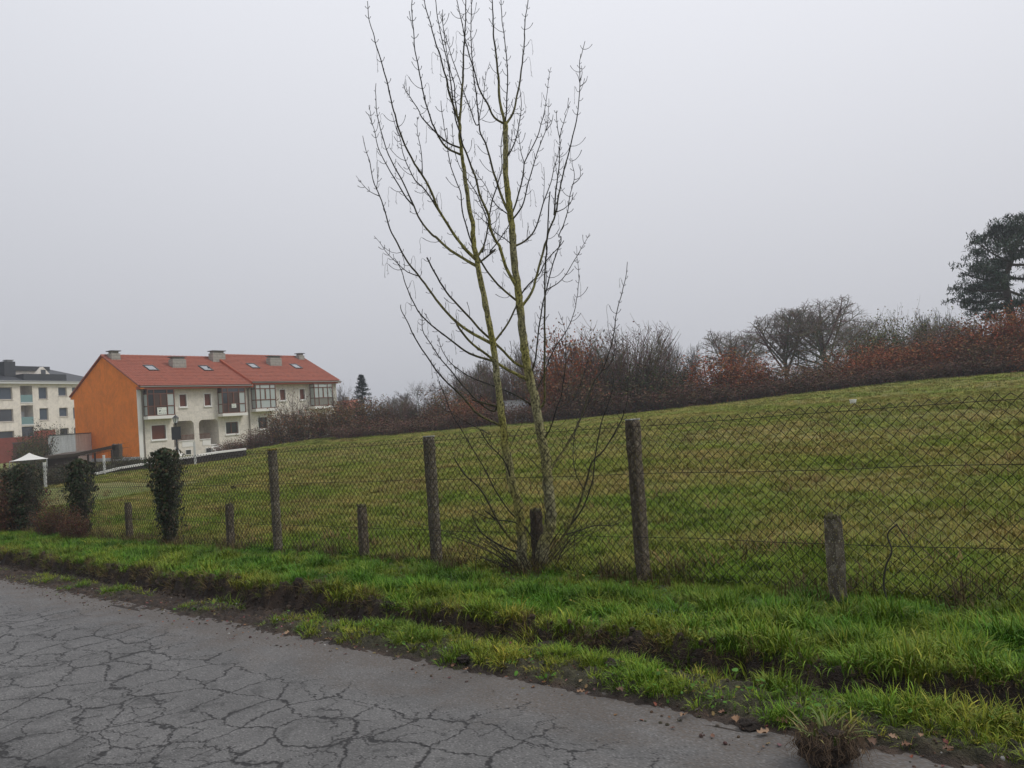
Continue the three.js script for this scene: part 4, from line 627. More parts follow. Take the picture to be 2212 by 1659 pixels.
// ------------------------------------------------------------------ apartment block beyond
{
  const A0 = at(100, 900, 105), B = thing('apartment_block', 'cream apartment block with dark slate roof and recessed glass balconies behind the orange gable', 'building', [A0.x, 0, A0.z], THREE.MathUtils.degToRad(67.2));
  const cream = M([.80, .73, .64], .92, { map: stuccoTex }), slate = M([.022, .024, .03], .55, { map: tileTex }), reveal = M([.5, .45, .4], .9), blind = M([.045, .06, .085], .4), frost = M([.16, .26, .26], .25), white = M([.62, .62, .62], .8), zinc = M([.42, .42, .43], .6);
  const sh = new THREE.Shape(); sh.moveTo(-30, -1); sh.lineTo(9, -1); sh.lineTo(9, 9.75); sh.lineTo(-30, 9.75); sh.closePath();
  const W = []; for (const [y0, y1, ys] of [[7.68, 9.3, 8.08], [4.8, 6.44, 5.2], [1.9, 3.58, 2.4]]) W.push([-6.6, -4.53, y0, y1], [-.93, .35, y0, y1], [1.94, 3.23, ys, y1], [4.05, 5.3, y0, y1], [-9.2, -7.9, y0, y1], [-12.4, -10.4, y0, y1], [-16, -14, y0, y1], [-20, -18.6, y0, y1], [6.6, 7.8, y0, y1]);
  for (const w of W) rectHole(sh, ...w); const LG = [[7.3, 9.74], [4.35, 6.88], [1.5, 4.09]]; rectHole(sh, -3.48, -1.8, 7.3, 9.5); rectHole(sh, -3.48, -1.8, 4.35, 6.88); rectHole(sh, -3.5, -1.8, 1.5, 4.05);
  part('wall', metricUV(new THREE.ExtrudeGeometry(sh, { depth: .35, bevelEnabled: false }).translate(0, 0, -.35)), cream, B); part('inner_wall', span(-29.9, 8.9, -1, 9.7, -13, -1.9), cream, B); part('end_wall', span(8.7, 9, -1, 9.7, -13, -.35), cream, B);
  for (const [x0, x1, y0, y1] of W) { const w = part('window', join([span(x0, x0 + .07, y0, y1, -.28, -.2), span(x1 - .07, x1, y0, y1, -.28, -.2), span(x0 + .07, x1 - .07, y1 - .07, y1, -.28, -.2), span(x0 + .07, x1 - .07, y0, y0 + .07, -.28, -.2), span(x0 - .06, x1 + .06, y0 - .09, y0 - .005, -.2, .06)]), reveal, B); part('blind', span(x0 + .07, x1 - .07, y0 + .07, y1 - .07, -.26, -.22), y0 > 4 && x0 > -5 || y0 > 7 ? blind : MS.glass, w); }
  LG.forEach(([y0, y1], i) => { const L = part('balcony', join([span(-3.5, -1.78, y0 - .16, y0 - .005, -1.8, .05)]), white, B); part('back_wall', span(-3.48, -1.8, y0, y1, -1.89, -1.8), cream, L); part('side_wall', span(-1.8, -1.7, y0, y1, -1.8, -.35), cream, L); part('door', span(-3.4, -2.6, y0, y0 + 2.05, -1.8, -1.74), MS.glass, L); if (i < 2) part('glass_panel', span(-3.46, -1.8, y0 + .02, y0 + .98, -.05, -.02), frost, L); else part('screen', span(-3.5, -1.8, y0, y1 - .1, -.3, -.25), MS.glass, L); });
  const wm = part('boiler', span(-2.75, -2.15, 5.35, 6.1, -1.7, -1.3), white, B, 'white boiler box on the lower balcony');
  part('cornice', span(-30.4, 9.4, 9.75, 10.05, -13.3, .5), white, B); part('gutter', span(-30.5, 9.5, 10.05, 10.13, -13.4, .6), zinc, B);
  const roofGeo = (() => { const g = new GB(), a = [[-30.4, 10.13, .5], [9.4, 10.13, .5], [9.4, 10.13, -13.3], [-30.4, 10.13, -13.3], [-25, 12.6, -6.4], [4.4, 12.6, -6.4]].map(q => g.v(q[0], q[1], q[2], q[0] * .4, q[2] * .4)); g.q(a[0], a[1], a[5], a[4]); g.t(a[1], a[2], a[5]); g.q(a[2], a[3], a[4], a[5]); g.t(a[3], a[0], a[4]); return metricUV(g.build(true)); })();
  const roof = part('roof', roofGeo, slate, B);
  for (const [x0, x1, y0, y1, z0, z1] of [[-7.2, -4.6, 10.6, 13.35, -4.2, -2.8], [-4.5, -3.0, 10.2, 12.85, -2.4, -1.4]]) { const c = part('chimney', span(x0, x1, y0, y1, z0, z1), slate, roof); part('cap', span(x0 + .5, x1 - .2, y1, y1 + .16, z0 + .2, z1 - .2), zinc, c); part('cap_slab', span(x0 + .4, x1 - .1, y1 + .16, y1 + .24, z0 + .1, z1 - .1), MS.slab, c); }
  const dm = part('dormer', span(-3.0, 3.2, 10.16, 11.1, -1.6, .1), slate, roof); part('dormer_wall', span(-3.6, 2.2, 11.1, 11.75, -4.4, -2.4), cream, roof); part('dormer_roof', span(-3.9, 2.4, 11.75, 12.35, -4.6, -2.1), slate, roof);
  const sm = new THREE.Shape(); sm.moveTo(-1, 0); sm.lineTo(1, 0); sm.lineTo(0, 1.05); sm.closePath(); const d2 = part('dormer', new THREE.ExtrudeGeometry(sm, { depth: 2.2, bevelEnabled: false }).translate(.9, 11.2, -3.6), cream, roof); part('window', span(.55, 1.25, 11.25, 11.85, -1.4, -1.38), MS.glass, d2);
  part('roof_light', span(-6.4, -5.6, 11.15, 11.2, -2.2, -1.5), MS.skyGlass, roof).rotation.x = 0;
}
// ------------------------------------------------------------------ low walls, shed and clutter left of the houses
{
  const gY = -.32, wallRun = (p0, p1, y0, y1, th, back = 0) => { const dx = p1.x - p0.x, dz = p1.z - p0.z, L = Math.hypot(dx, dz); const g = metricUV(new THREE.BoxGeometry(L, y1 - y0, th)); g.rotateY(-Math.atan2(dz, dx)); g.translate((p0.x + p1.x) / 2, (y0 + y1) / 2, (p0.z + p1.z) / 2); return g; };
  const maroon = M([.36, .085, .055], .9, { map: stuccoTex });
  { const a = at(-120, 950, 88), b = at(77, 950, 90), c = at(118, 940, 92), t = thing('maroon_wall', 'long low maroon rendered wall with a sunk garage door below the apartment block', 'wall', [0, 0, 0]); part('wall', wallRun(a, b, -1, at(40, 944, 89).y, .4), maroon, t); part('raised_wall', wallRun(b, c, -1, at(90, 930, 91).y, .45), maroon, t); const d0 = at(28, 960, 88.3), d1 = at(60, 960, 88.5), d = part('garage_door', wallRun(d0, d1, -1, at(45, 957, 88.3).y, .12), M([.13, .035, .03], .8), t); part('lintel', wallRun(d0, d1, at(45, 957, 88.3).y, at(45, 955, 88.3).y, .3), MS.slab, d); }
  const whiteTex = colourTex(512, 256, (u, v) => { const j = (v * 8) % 1 < .05 || ((u * 9 + (Math.floor(v * 8) % 2) * .5) % 1) < .03 ? .9 : 1, st = sstep(.15, .6, n2(u * 38, v * 1.2) * .7 + .9 * v - .45), k = j * (1 + .08 * tileN(u, v, 20)); return mix3([.72 * k, .72 * k, .73 * k], [.3, .29, .28], st * .5); });
  { const a = at(105, 970, 67), b = at(164, 970, 67), g = new THREE.BoxGeometry(a.distanceTo(b), at(135, 940, 67).y - gY + .3, 3); const t = thing('white_wall', 'whitewashed block wall with dark rain streaks beside the orange gable', 'wall', [(a.x + b.x) / 2, gY - .3, (a.z + b.z) / 2 - 1.5], -Math.atan2(b.z - a.z, b.x - a.x)); g.translate(0, (at(135, 940, 67).y - gY + .3) / 2, 0); part('wall', g, M([1, 1, 1], .9, { map: whiteTex }), t); part('coping', box(a.distanceTo(b) + .06, .08, 3.06, 0, at(135, 940, 67).y - gY + .34, 0), MS.slab, t); }
  { // market tent: a white peaked canopy on thin legs
    const c = at(64, 996, 50), top = at(64, 978, 50).y, ey = at(64, 993, 50).y, w = 1.05, g = new GB(), t = thing('garden_tent', 'white peaked garden tent behind the leftmost ivy', 'tent', [c.x, 0, c.z], .5); const R = 8; for (let s = 0; s < 4; s++) { const a0 = s * Math.PI / 2 + Math.PI / 4, a1 = a0 + Math.PI / 2; for (let k = 0; k < R; k++) { const f = q => [w * 1.414 * q, ey + (top - ey) * Math.pow(1 - q, 1.6)]; const [r0, y0] = f(k / R), [r1, y1] = f((k + 1) / R); g.quad(V(Math.cos(a0) * r1, y1, Math.sin(a0) * r1), V(Math.cos(a1) * r1, y1, Math.sin(a1) * r1), V(Math.cos(a1) * r0, y0, Math.sin(a1) * r0), V(Math.cos(a0) * r0, y0, Math.sin(a0) * r0)); } } part('canopy', g.build(), M([.60, .59, .55], .8, { side: THREE.DoubleSide }), t); for (const [sx, sz] of [[1, 1], [1, -1], [-1, 1], [-1, -1]]) part('leg', box(.05, ey + .6, .05, sx * w * .96, (ey - .6) / 2, sz * w * .96), zincLeg(), t); }
  function zincLeg() { return zincLeg.m || (zincLeg.m = M([.35, .35, .35], .5)); }
  { // lean-to shed: dark panel, sloping thatched roof strip, posts
    const d = 51, t = thing('lean_to_shed', 'dark lean-to shed with sagging thatched roof before the orange gable', 'shed'), a = at(101, 985, d), b = at(167, 979, d), e = at(246, 962, d), br = M([.045, .028, .022], .9), th = M([.10, .075, .055], 1, { map: soilTex });
    part('panel', wallRun(at(101, 990, d), at(167, 990, d), gY - .2, a.y - .03, .12), br, t); const rf = new GB(), P = []; for (let k = 0; k <= 12; k++) { const q = k / 12, p = q < .42 ? a.clone().lerp(b, q / .42) : b.clone().lerp(e, (q - .42) / .58); P.push(p); } for (let k = 0; k < 12; k++) { const p = P[k], q = P[k + 1]; for (const [o, y] of [[0, 0]]) { rf.quad(V(p.x, p.y, p.z + .3), V(q.x, q.y, q.z + .3), V(q.x, q.y + .12, q.z - 2.2), V(p.x, p.y + .12, p.z - 2.2)); rf.quad(V(p.x, p.y - .2, p.z + .3), V(q.x, q.y - .22, q.z + .3), V(q.x, q.y, q.z + .3), V(p.x, p.y, p.z + .3)); rf.quad(V(p.x, p.y - .2, p.z - 2.2), V(q.x, q.y - .22, q.z - 2.2), V(q.x, q.y - .22, q.z + .3), V(p.x, p.y - .2, p.z + .3)); } }
    part('roof', rf.build(true), M([.10, .075, .055], 1, { map: soilTex, side: THREE.DoubleSide }), t);
    const hang = concPost(1.0, .5, 5, .1); const hm = part('thatch_end', hang, th, t); hm.position.set(e.x + .05, e.y - .93, e.z - .3);
    for (const px of [167, 190, 205, 242]) { const p = at(px, 985, d - .2), h = at(px, mix(979, 964, clamp((px - 167) / 79)), d).y - .2; part('post', box(.09, h - gY + .2, .09, p.x, (h + gY - .2) / 2, p.z), br, t); }
  }
  { const wallDark = M([.06, .05, .042], .95, { map: soilTex, side: THREE.DoubleSide });
    const g = new GB(), t = thing('low_kerb_wall', 'low whitish kerb wall at the foot of the field before the houses', 'wall'), pts = [[205, 1026, 41.5], [260, 1013, 42.5], [320, 1003, 43.4], [380, 994, 44.2], [430, 986, 45], [470, 979, 45.8], [530, 972, 47]].map(q => at(...q)); for (let k = 0; k < pts.length - 1; k++) { const A = pts[k], B = pts[k + 1], dr = V(B.x - A.x, 0, B.z - A.z).normalize(), sd = V(-dr.z, 0, dr.x), prism = (w, a, b) => { const g = new GB(), c = []; for (const P of [A, B]) for (const [q, h] of [[-w, a], [w, a], [w, b], [-w, b]]) c.push(g.v(P.x + sd.x * q, (h < -.5 ? h : P.y + h), P.z + sd.z * q)); for (let e = 0; e < 4; e++) g.q(c[e], c[(e + 1) % 4], c[4 + (e + 1) % 4], c[4 + e]); g.q(c[0], c[3], c[2], c[1]); g.q(c[4], c[5], c[6], c[7]); return metricUV(g.build(true)); }; part('coping', prism(.15, .0, .11), MS.trim, t); part('wall', prism(.12, -.9, -.002), wallDark, t); } 
    const lab = ['white concrete post left of the ivy column, by the kerb wall', 'thin pale post in front of the arches by the kerb wall', 'pale post beside the leftmost ivy, by the white tent'];
    [[226, 984, 1022, 41.8], [422, 955, 998, 44.3], [98, 1000, 1040, 36]].forEach(([px, y0, y1, d], i) => { const p = at(px, y1, d), q = at(px, y0, d), o = thing('white_post', lab[i], 'post', [p.x, p.y - .3, p.z], .4, 'white posts at the field edge'); part('shaft', concPost(q.y - p.y + .3, .12, 50 + i), M([.58, .58, .56], .9, { bumpMap: concBump, bumpScale: .004 }), o); part('cap', box(.13, .03, .13, 0, q.y - p.y + .31, 0), MS.trim, o); });
  }
  { // old fashioned street lamp with the back of a sign
    const d = 60, p = at(384, 990, d), q = at(379, 897, d), H = q.y - p.y, t = thing('street_lamp', 'black old style street lamp with lantern and sign plate before the porch arches', 'lamp post', [p.x, p.y - .25, p.z], .3), pr = (a) => new THREE.LatheGeometry(a.map(([r, y]) => new THREE.Vector2(r, y)), 12);
    part('pole', pr([[.0, 0], [.16, 0], [.16, .4], [.10, .48], [.09, .9], [.13, .96], [.07, 1.05], [.055, 2.0], [.045, H - .45], [.08, H - .42], [.03, H - .38], [0, H - .38]]), MS.iron, t);
    const l = part('lantern', new THREE.CylinderGeometry(.21, .12, .4, 4, 1, true).translate(0, H - .16, 0), M([.75, .78, .8], .2, { side: THREE.DoubleSide }), t); const fr = []; for (let k = 0; k < 4; k++) { const a = k * Math.PI / 2; const b = new THREE.BoxGeometry(.03, .43, .03).rotateX(.22).translate(0, H - .16, .17); b.rotateY(a); fr.push(b); } fr.push(new THREE.BoxGeometry(.22, .03, .22).translate(0, H - .37, 0)); part('frame', join(fr), MS.iron, l); part('hood', pr([[.25, H + .03], [.2, H + .1], [.08, H + .22], [.04, H + .24], [.035, H + .3], [0, H + .33]]), MS.iron, l);
    part('sign_plate', box(.68, 1.0, .04, 0, H - 1.15, .08), M([.02, .02, .022], .6), t);
  }
  { const p = at(1843, 872, 31.4), y = groundY(p.x, p.z), t = thing('plastic_tub', 'small white plastic tub lying alone on the field grass', 'container', [p.x, y, p.z], .3); const wm = M([.8, .8, .78], .5); part('body', join([new THREE.CylinderGeometry(.13, .11, .17, 16).translate(0, .09, 0)]), wm, t); part('rim', new THREE.TorusGeometry(.13, .012, 6, 18).rotateX(Math.PI / 2).translate(0, .175, 0), wm, t); }
}
// ------------------------------------------------------------------ hedges, thickets and trees round the field
const vegMat = leafy(.8, { side: THREE.DoubleSide }), stemMat = leafy(.85);
function thicket(seed, o) {                    // unit bush: 1 wide, 1 high, base at 0
  const r = rng(seed), st = new GB(), lf = new GB(), tips = [];
  for (let k = 0; k < o.stems; k++) {
    const a = r() * TAU, R = Math.sqrt(r()) * o.foot, q = [V(Math.cos(a) * R, -.03, Math.sin(a) * R)], lean = o.lean * (.3 + r()), h = (o.minH || .45) + r() * (1 - (o.minH || .45)), dir = a + (r() - .5) * 1.6, c = o.wood.map(v => v * (.7 + r() * .6)); let wob = (r() - .5) * .12;
    for (let i = 1; i <= 4; i++) { const t = i / 4, d = R + lean * t * t * .5; q.push(V(Math.cos(dir) * (d - R) + Math.cos(a) * R + wob * t * (1 - t), h * (o.droop ? t - o.droop * t * t * .8 : t) * (1 - .12 * lean * t), Math.sin(dir) * (d - R) + Math.sin(a) * R)); }
    st.tube(q, t => o.thick * (1 - .75 * t), 3, c);
    for (let b = 0; b < o.side; b++) { const i = 1 + Math.floor(r() * 3), p = q[i].clone().lerp(q[i + 1] || q[i], r()), a2 = r() * TAU, l = o.sideLen * (.4 + r()), e = p.clone().add(V(Math.cos(a2) * l * .7, l * (.45 + .5 * r()) * (o.droop ? .4 : 1), Math.sin(a2) * l * .7)), m = p.clone().lerp(e, .5).add(V(0, -.1 * l, 0)); st.tube([p, m, e], t => o.thick * .45 * (1 - .6 * t), 3, c); tips.push(p, m, e); }
    tips.push(q[2], q[3], q[4]);
  }
  for (let k = 0; k < o.leaves; k++) {
    let t = tips[Math.floor(r() * tips.length)]; if (r() < o.solid) { const a = r() * TAU, e = Math.acos(r()), rr = .5 * Math.pow(r(), .4) * (1 + .22 * n3(Math.cos(a) * 2 + seed, e * 2, Math.sin(a) * 2)); t = V(Math.cos(a) * Math.sin(e) * rr * 1.05 * Math.max(.3, o.lean + .35), Math.cos(e) * rr * 1.72 + .04, Math.sin(a) * Math.sin(e) * rr * 1.05 * Math.max(.3, o.lean + .35)); }
    const p = t.clone().add(V((r() - .5) * o.fuzz, (r() - .5) * o.fuzz, (r() - .5) * o.fuzz)); if (p.y < .0) p.y = r() * .1; const s = o.leaf * (.6 + r() * .9), u = V(r() - .5, r() - .5, r() - .5).normalize().multiplyScalar(s), w = V(r() - .5, r() - .5, r() - .5).cross(u).normalize().multiplyScalar(s * .6), c = o.tones[Math.floor(r() * o.tones.length)].map(v => v * (.7 + r() * .6));
    const a = lf.v(p.x - u.x, p.y - u.y, p.z - u.z, 0, 0, c), b = lf.v(p.x + w.x, p.y + w.y, p.z + w.z, 1, 0, c), d = lf.v(p.x + u.x, p.y + u.y, p.z + u.z, 1, 1, c), e = lf.v(p.x - w.x, p.y - w.y, p.z - w.z, 0, 1, c); lf.q(a, b, d, e);
  }
  const sg = st.build(), lg = lf.build(), ys = [], xs = []; for (const g of [sg, lg]) { const p = g.attributes.position; for (let i = 0; i < p.count; i += 3) { ys.push(p.getY(i)); xs.push(Math.abs(p.getX(i)), Math.abs(p.getZ(i))); } } ys.sort((a, b) => a - b); xs.sort((a, b) => a - b);
  const ky = 1 / ys[Math.floor(ys.length * .985)], kx = .5 / xs[Math.floor(xs.length * .975)]; sg.scale(kx, ky, kx); lg.scale(kx, ky, kx); return [sg, lg];
}
const KIND = {
  bramble: { stems: 150, foot: .42, lean: .5, droop: .45, thick: .0055, wood: [.11, .066, .052], side: 3, sideLen: .16, leaves: 4200, solid: 0.6, leaf: 0.017, fuzz: .12, tones: [[.12, .064, .04], [.14, .072, .044], [.08, .066, .03], [.18, .09, .052], [.10, .056, .045]] },
  russet: { stems: 90, foot: .22, lean: .7, thick: .005, wood: [.09, .06, .045], side: 4, sideLen: .15, leaves: 5200, solid: 0.7, leaf: 0.0165, fuzz: .12, tones: [[.30, .088, .03], [.23, .07, .03], [.33, .125, .045], [.19, .08, .04], [.25, .11, .046]] },
  brown: { stems: 100, foot: .28, lean: .6, thick: .005, wood: [.08, .06, .048], side: 4, sideLen: .15, leaves: 4800, solid: 0.65, leaf: 0.0165, fuzz: .12, tones: [[.19, .105, .052], [.14, .084, .046], [.22, .115, .056], [.11, .085, .045]] },
  twiggy: { stems: 260, foot: .3, lean: .55, thick: .006, wood: [.135, .098, .074], side: 6, sideLen: .16, leaves: 1500, solid: 0.5, leaf: 0.011, fuzz: .1, minH: .5, tones: [[.11, .075, .055], [.13, .09, .065]] },
  sparse: { stems: 46, foot: .16, lean: .7, thick: .0055, wood: [.085, .065, .055], side: 8, sideLen: .17, leaves: 460, solid: 0.0, leaf: 0.013, fuzz: .08, minH: .55, tones: [[.15, .08, .045], [.11, .07, .045]] },
  yellow: { stems: 60, foot: .2, lean: .5, thick: .005, wood: [.10, .09, .07], side: 6, sideLen: .15, leaves: 1300, solid: 0.2, leaf: 0.014, fuzz: .09, minH: .5, tones: [[.22, .20, .06], [.15, .155, .05], [.19, .15, .05], [.10, .11, .045]] },
  green: { stems: 90, foot: .3, lean: .55, thick: .005, wood: [.07, .06, .045], side: 4, sideLen: .14, leaves: 4000, solid: 0.6, leaf: 0.0165, fuzz: .13, tones: [[.09, .10, .034], [.066, .078, .03], [.12, .11, .044], [.085, .066, .036]] },
  scrub: { stems: 110, foot: .42, lean: .5, droop: .35, thick: .005, wood: [.075, .06, .045], side: 3, sideLen: .16, leaves: 4200, solid: 0.6, leaf: 0.018, fuzz: .13, tones: [[.05, .058, .026], [.075, .07, .034], [.04, .036, .026], [.10, .075, .045]] }
};
const bushProto = {}; let bushSeed = 900;
for (const k of Object.keys(KIND)) bushProto[k] = [0, 1, 2].map(() => thicket(bushSeed++, KIND[k]));
let bushTurn = 0; const vr = rng(4242);
function bush(kind, px, topY, wPx, d, label, group, sink = .1) {
  const g = at(px, 900, d); let gy = groundY(g.x, g.z); const foot = at(px, 829.5, d); gy = groundY(foot.x, foot.z); const p = at(px, topY, d), h = Math.max(.6, p.y - gy + sink), w = wPx / FPX * d * 1.18;
  const [sg, lg] = bushProto[kind][bushTurn++ % 3], name = { bramble: 'bramble_thicket', russet: 'russet_shrub', brown: 'brown_shrub', twiggy: 'bare_shrub', sparse: 'bare_shrub', yellow: 'yellow_leaved_sapling', green: 'evergreen_shrub', scrub: 'scrub_mound' }[kind];
  const t = thing(name, label, 'shrub', [p.x, gy - sink, p.z], vr() * TAU, group); t.scale.set(w, h, w * (.8 + vr() * .3));
  part('stems', sg, stemMat, t); if (lg) part('leaves', lg, vegMat, t).userData.kind = 'stuff'; return t;
}
// each shrub: kind, where it is seen, its top, its width, how far it stands, what sets it apart
[
  ['bramble', 492, 955, 60, 56, 'low end of the dark bramble mass before the house, nearest the porch steps'], ['bramble', 530, 940, 70, 56.5, 'dark bramble mound rising below the fourth ground floor window'], ['bramble', 572, 917, 70, 57, 'dark bramble mound before the downpipe between the two roofs'], ['brown', 615, 889, 84, 57.5, 'tall brown leaved mound under the third glazed bay'], ['sparse', 632, 846, 62, 58.5, 'sparse brown leaved shrub standing up before the upper wall of the house'], ['sparse', 598, 880, 46, 57.8, 'thin twiggy shrub before the dark ground floor window'],
  ['brown', 665, 888, 86, 57.5, 'brown leaved mound below the fourth glazed bay'], ['brown', 708, 880, 84, 57, 'brown leaved mound at the right end of the terrace'], ['sparse', 732, 832, 54, 60, 'leafless shrub against the sky just right of the terrace'], ['brown', 758, 866, 90, 56.5, 'brown leaved shrub between the terrace and the dark conifer'], ['brown', 806, 862, 80, 57, 'brown leaved shrub below the dark conifer'], ['twiggy', 853, 868, 90, 58, 'grey leafless shrub right of the conifer'], ['bramble', 770, 910, 100, 54.5, 'dark bramble bank below the brown shrubs right of the terrace'], ['bramble', 845, 905, 110, 54.5, 'dark bramble bank left of the tree, low against the field'],
  ['twiggy', 905, 862, 110, 60, 'wide grey leafless thicket left of the two stemmed tree'], ['bramble', 925, 893, 110, 54, 'purple brown bramble bank left of the two stemmed tree'], ['brown', 968, 838, 90, 57, 'brown thicket with hanging oak leaves left of the tree stems'], ['russet', 1010, 862, 80, 54.5, 'low orange brown oak scrub seen left of the left stem'], ['bramble', 1005, 880, 90, 53.8, 'dark bramble bank left of the left stem'], ['twiggy', 1035, 802, 110, 59, 'tall leafless thicket just left of the left stem'], ['bramble', 1085, 872, 100, 54, 'dark bramble bank between the two stems'], ['twiggy', 1105, 776, 110, 60, 'tall leafless thicket between the two stems'],
  ['brown', 1160, 790, 90, 57, 'brown thicket behind the right stem'], ['russet', 1232, 728, 130, 56, 'tall rust red leaved shrub right of the tree stems'], ['russet', 1200, 800, 90, 55, 'rust red shrub low behind the right stem'], ['brown', 1265, 806, 110, 54, 'brown leaved shrub at the foot of the tall rust red one'], ['bramble', 1180, 862, 100, 54, 'dark bramble bank right of the right stem'], ['bramble', 1260, 850, 110, 53.6, 'dark bramble bank under the rust red shrub'],
  ['twiggy', 1345, 712, 160, 56, 'broad domed leafless shrub, tallest left of the skyline gap'], ['twiggy', 1300, 752, 120, 57.5, 'leafless shrub wedged between the rust red shrub and the dome'], ['green', 1375, 792, 120, 54.5, 'greenish shrub at the foot of the leafless dome'], ['bramble', 1345, 836, 120, 53.4, 'dark bramble bank above the nearest tall post'], ['twiggy', 1430, 775, 100, 57, 'leafless thicket right of the dome'], ['green', 1440, 805, 90, 55, 'olive green shrub right of the leafless dome'], ['bramble', 1430, 822, 120, 53.2, 'dark bramble bank right of the nearest tall post'],
  ['russet', 1540, 766, 130, 54.5, 'rust red shrub below the round headed bare tree'], ['bramble', 1510, 831, 130, 53, 'dark bramble bank below the rust red dome'], ['russet', 1610, 775, 110, 53.6, 'rust red shrub left of the two spreading bare trees'], ['bramble', 1590, 821, 130, 52.6, 'dark bramble bank left of the white tub'], ['brown', 1690, 786, 130, 54, 'brown shrub below the left spreading bare tree'], ['green', 1785, 770, 70, 56, 'dull green shrub at the foot of the right spreading bare tree'], ['bramble', 1670, 815, 130, 52.2, 'dark bramble bank below the left spreading tree'], ['brown', 1770, 790, 110, 53, 'brown shrub below the right spreading bare tree'], ['bramble', 1755, 807, 130, 51.6, 'dark bramble bank above the white tub'],
  ['russet', 1850, 762, 120, 52, 'rust brown shrub right of the spreading bare trees'], ['russet', 1935, 752, 120, 51, 'rust brown shrub under the yellow leaved saplings'], ['bramble', 1840, 799, 130, 50.8, 'dark bramble bank right of the white tub'], ['bramble', 1925, 791, 130, 49.8, 'dark bramble bank under the yellow saplings'], ['green', 1875, 730, 110, 56, 'green hedge shrub left of the yellow saplings'], ['green', 1950, 722, 110, 55, 'green hedge shrub under the yellow saplings'], ['yellow', 1880, 688, 60, 58, 'thin yellow leaved sapling right of the spreading trees'], ['yellow', 1910, 692, 56, 57, 'yellow leaved sapling, second from the spreading trees'], ['yellow', 1945, 672, 70, 57.5, 'tallest pale yellow leaved sapling on the hedge line'], ['yellow', 1985, 690, 56, 56, 'yellow green sapling left of the dark thicket'], ['yellow', 2020, 676, 70, 57, 'pale sapling rising behind the dark thicket'],
  ['twiggy', 2035, 700, 110, 53, 'dark grey leafless thicket left of the pine'], ['russet', 2010, 744, 120, 50, 'rust brown shrub below the dark grey thicket'], ['russet', 2095, 712, 120, 49, 'rust brown shrub under the pine, left of the trunk'], ['russet', 2170, 680, 130, 48, 'tall rust brown shrub under the pine'], ['russet', 2240, 664, 130, 47, 'rust brown shrub at the right edge of the view'], ['brown', 2130, 735, 120, 47, 'brown shrub before the rust brown ones at right'], ['russet', 2215, 740, 110, 45.5, 'low rust brown shrub at the right edge of the field'], ['bramble', 2005, 780, 130, 48.6, 'dark bramble bank below the dark grey thicket'], ['bramble', 2085, 773, 130, 47.2, 'dark bramble bank below the pine'], ['bramble', 2165, 768, 130, 46, 'dark bramble bank at the right end of the hedge'], ['bramble', 2245, 761, 130, 45, 'last bramble bank, cut by the right edge'],
  ['scrub', 82, 928, 60, 62, 'dark bush against the maroon wall behind the tent'], ['green', 60, 948, 56, 60, 'dark green bush left of the white wall'], ['green', 122, 924, 44, 72, 'green shrub showing over the whitewashed wall'], ['scrub', 150, 1000, 70, 47, 'scrubby mound below the lean-to shed'], ['scrub', 205, 1000, 70, 46.5, 'weedy mound under the thatched roof'], ['scrub', 262, 986, 70, 50, 'weedy bank at the foot of the orange gable'], ['scrub', 300, 992, 50, 49, 'low weedy bank at the corner of the house'], ['scrub', 20, 1010, 90, 40, 'dark scrub at the far left beyond the ivy'], ['scrub', 110, 1016, 80, 38, 'olive scrub between the two bushy ivy posts'],
  ['scrub', 150, 1012, 90, 43, 'olive scrub in front of the dark shed panel'], ['scrub', 222, 1018, 60, 42.5, 'scrub at the near end of the kerb wall'],
  ['brown', 2110, 690, 110, 50, 'dense brown shrub left of the pine trunk'], ['russet', 2205, 672, 120, 49, 'dense rust brown shrub right of the pine trunk'], ['brown', 1990, 728, 110, 51.5, 'brown shrub below the pale sapling by the dark thicket'], ['russet', 1905, 742, 110, 52.5, 'rust brown shrub before the green hedge'],
  ['bramble', 12, 1035, 110, 17.6, 'brown bramble tangle round the leftmost ivy'], ['bramble', -70, 1010, 170, 18.5, 'brown bramble tangle at the left edge of the fence'], ['bramble', 112, 1085, 66, 16.2, 'dead bramble tangle between the overgrown posts'], ['bramble', 158, 1118, 56, 14.9, 'low dead bramble at the foot of the second ivy post']
].forEach(q => bush(...q, q[4] < 20 ? 'dead brambles in the fence' : q[1] < 320 ? 'scrub left of the houses' : 'shrubs of the field hedge', q[4] < 20 ? .03 : .1));

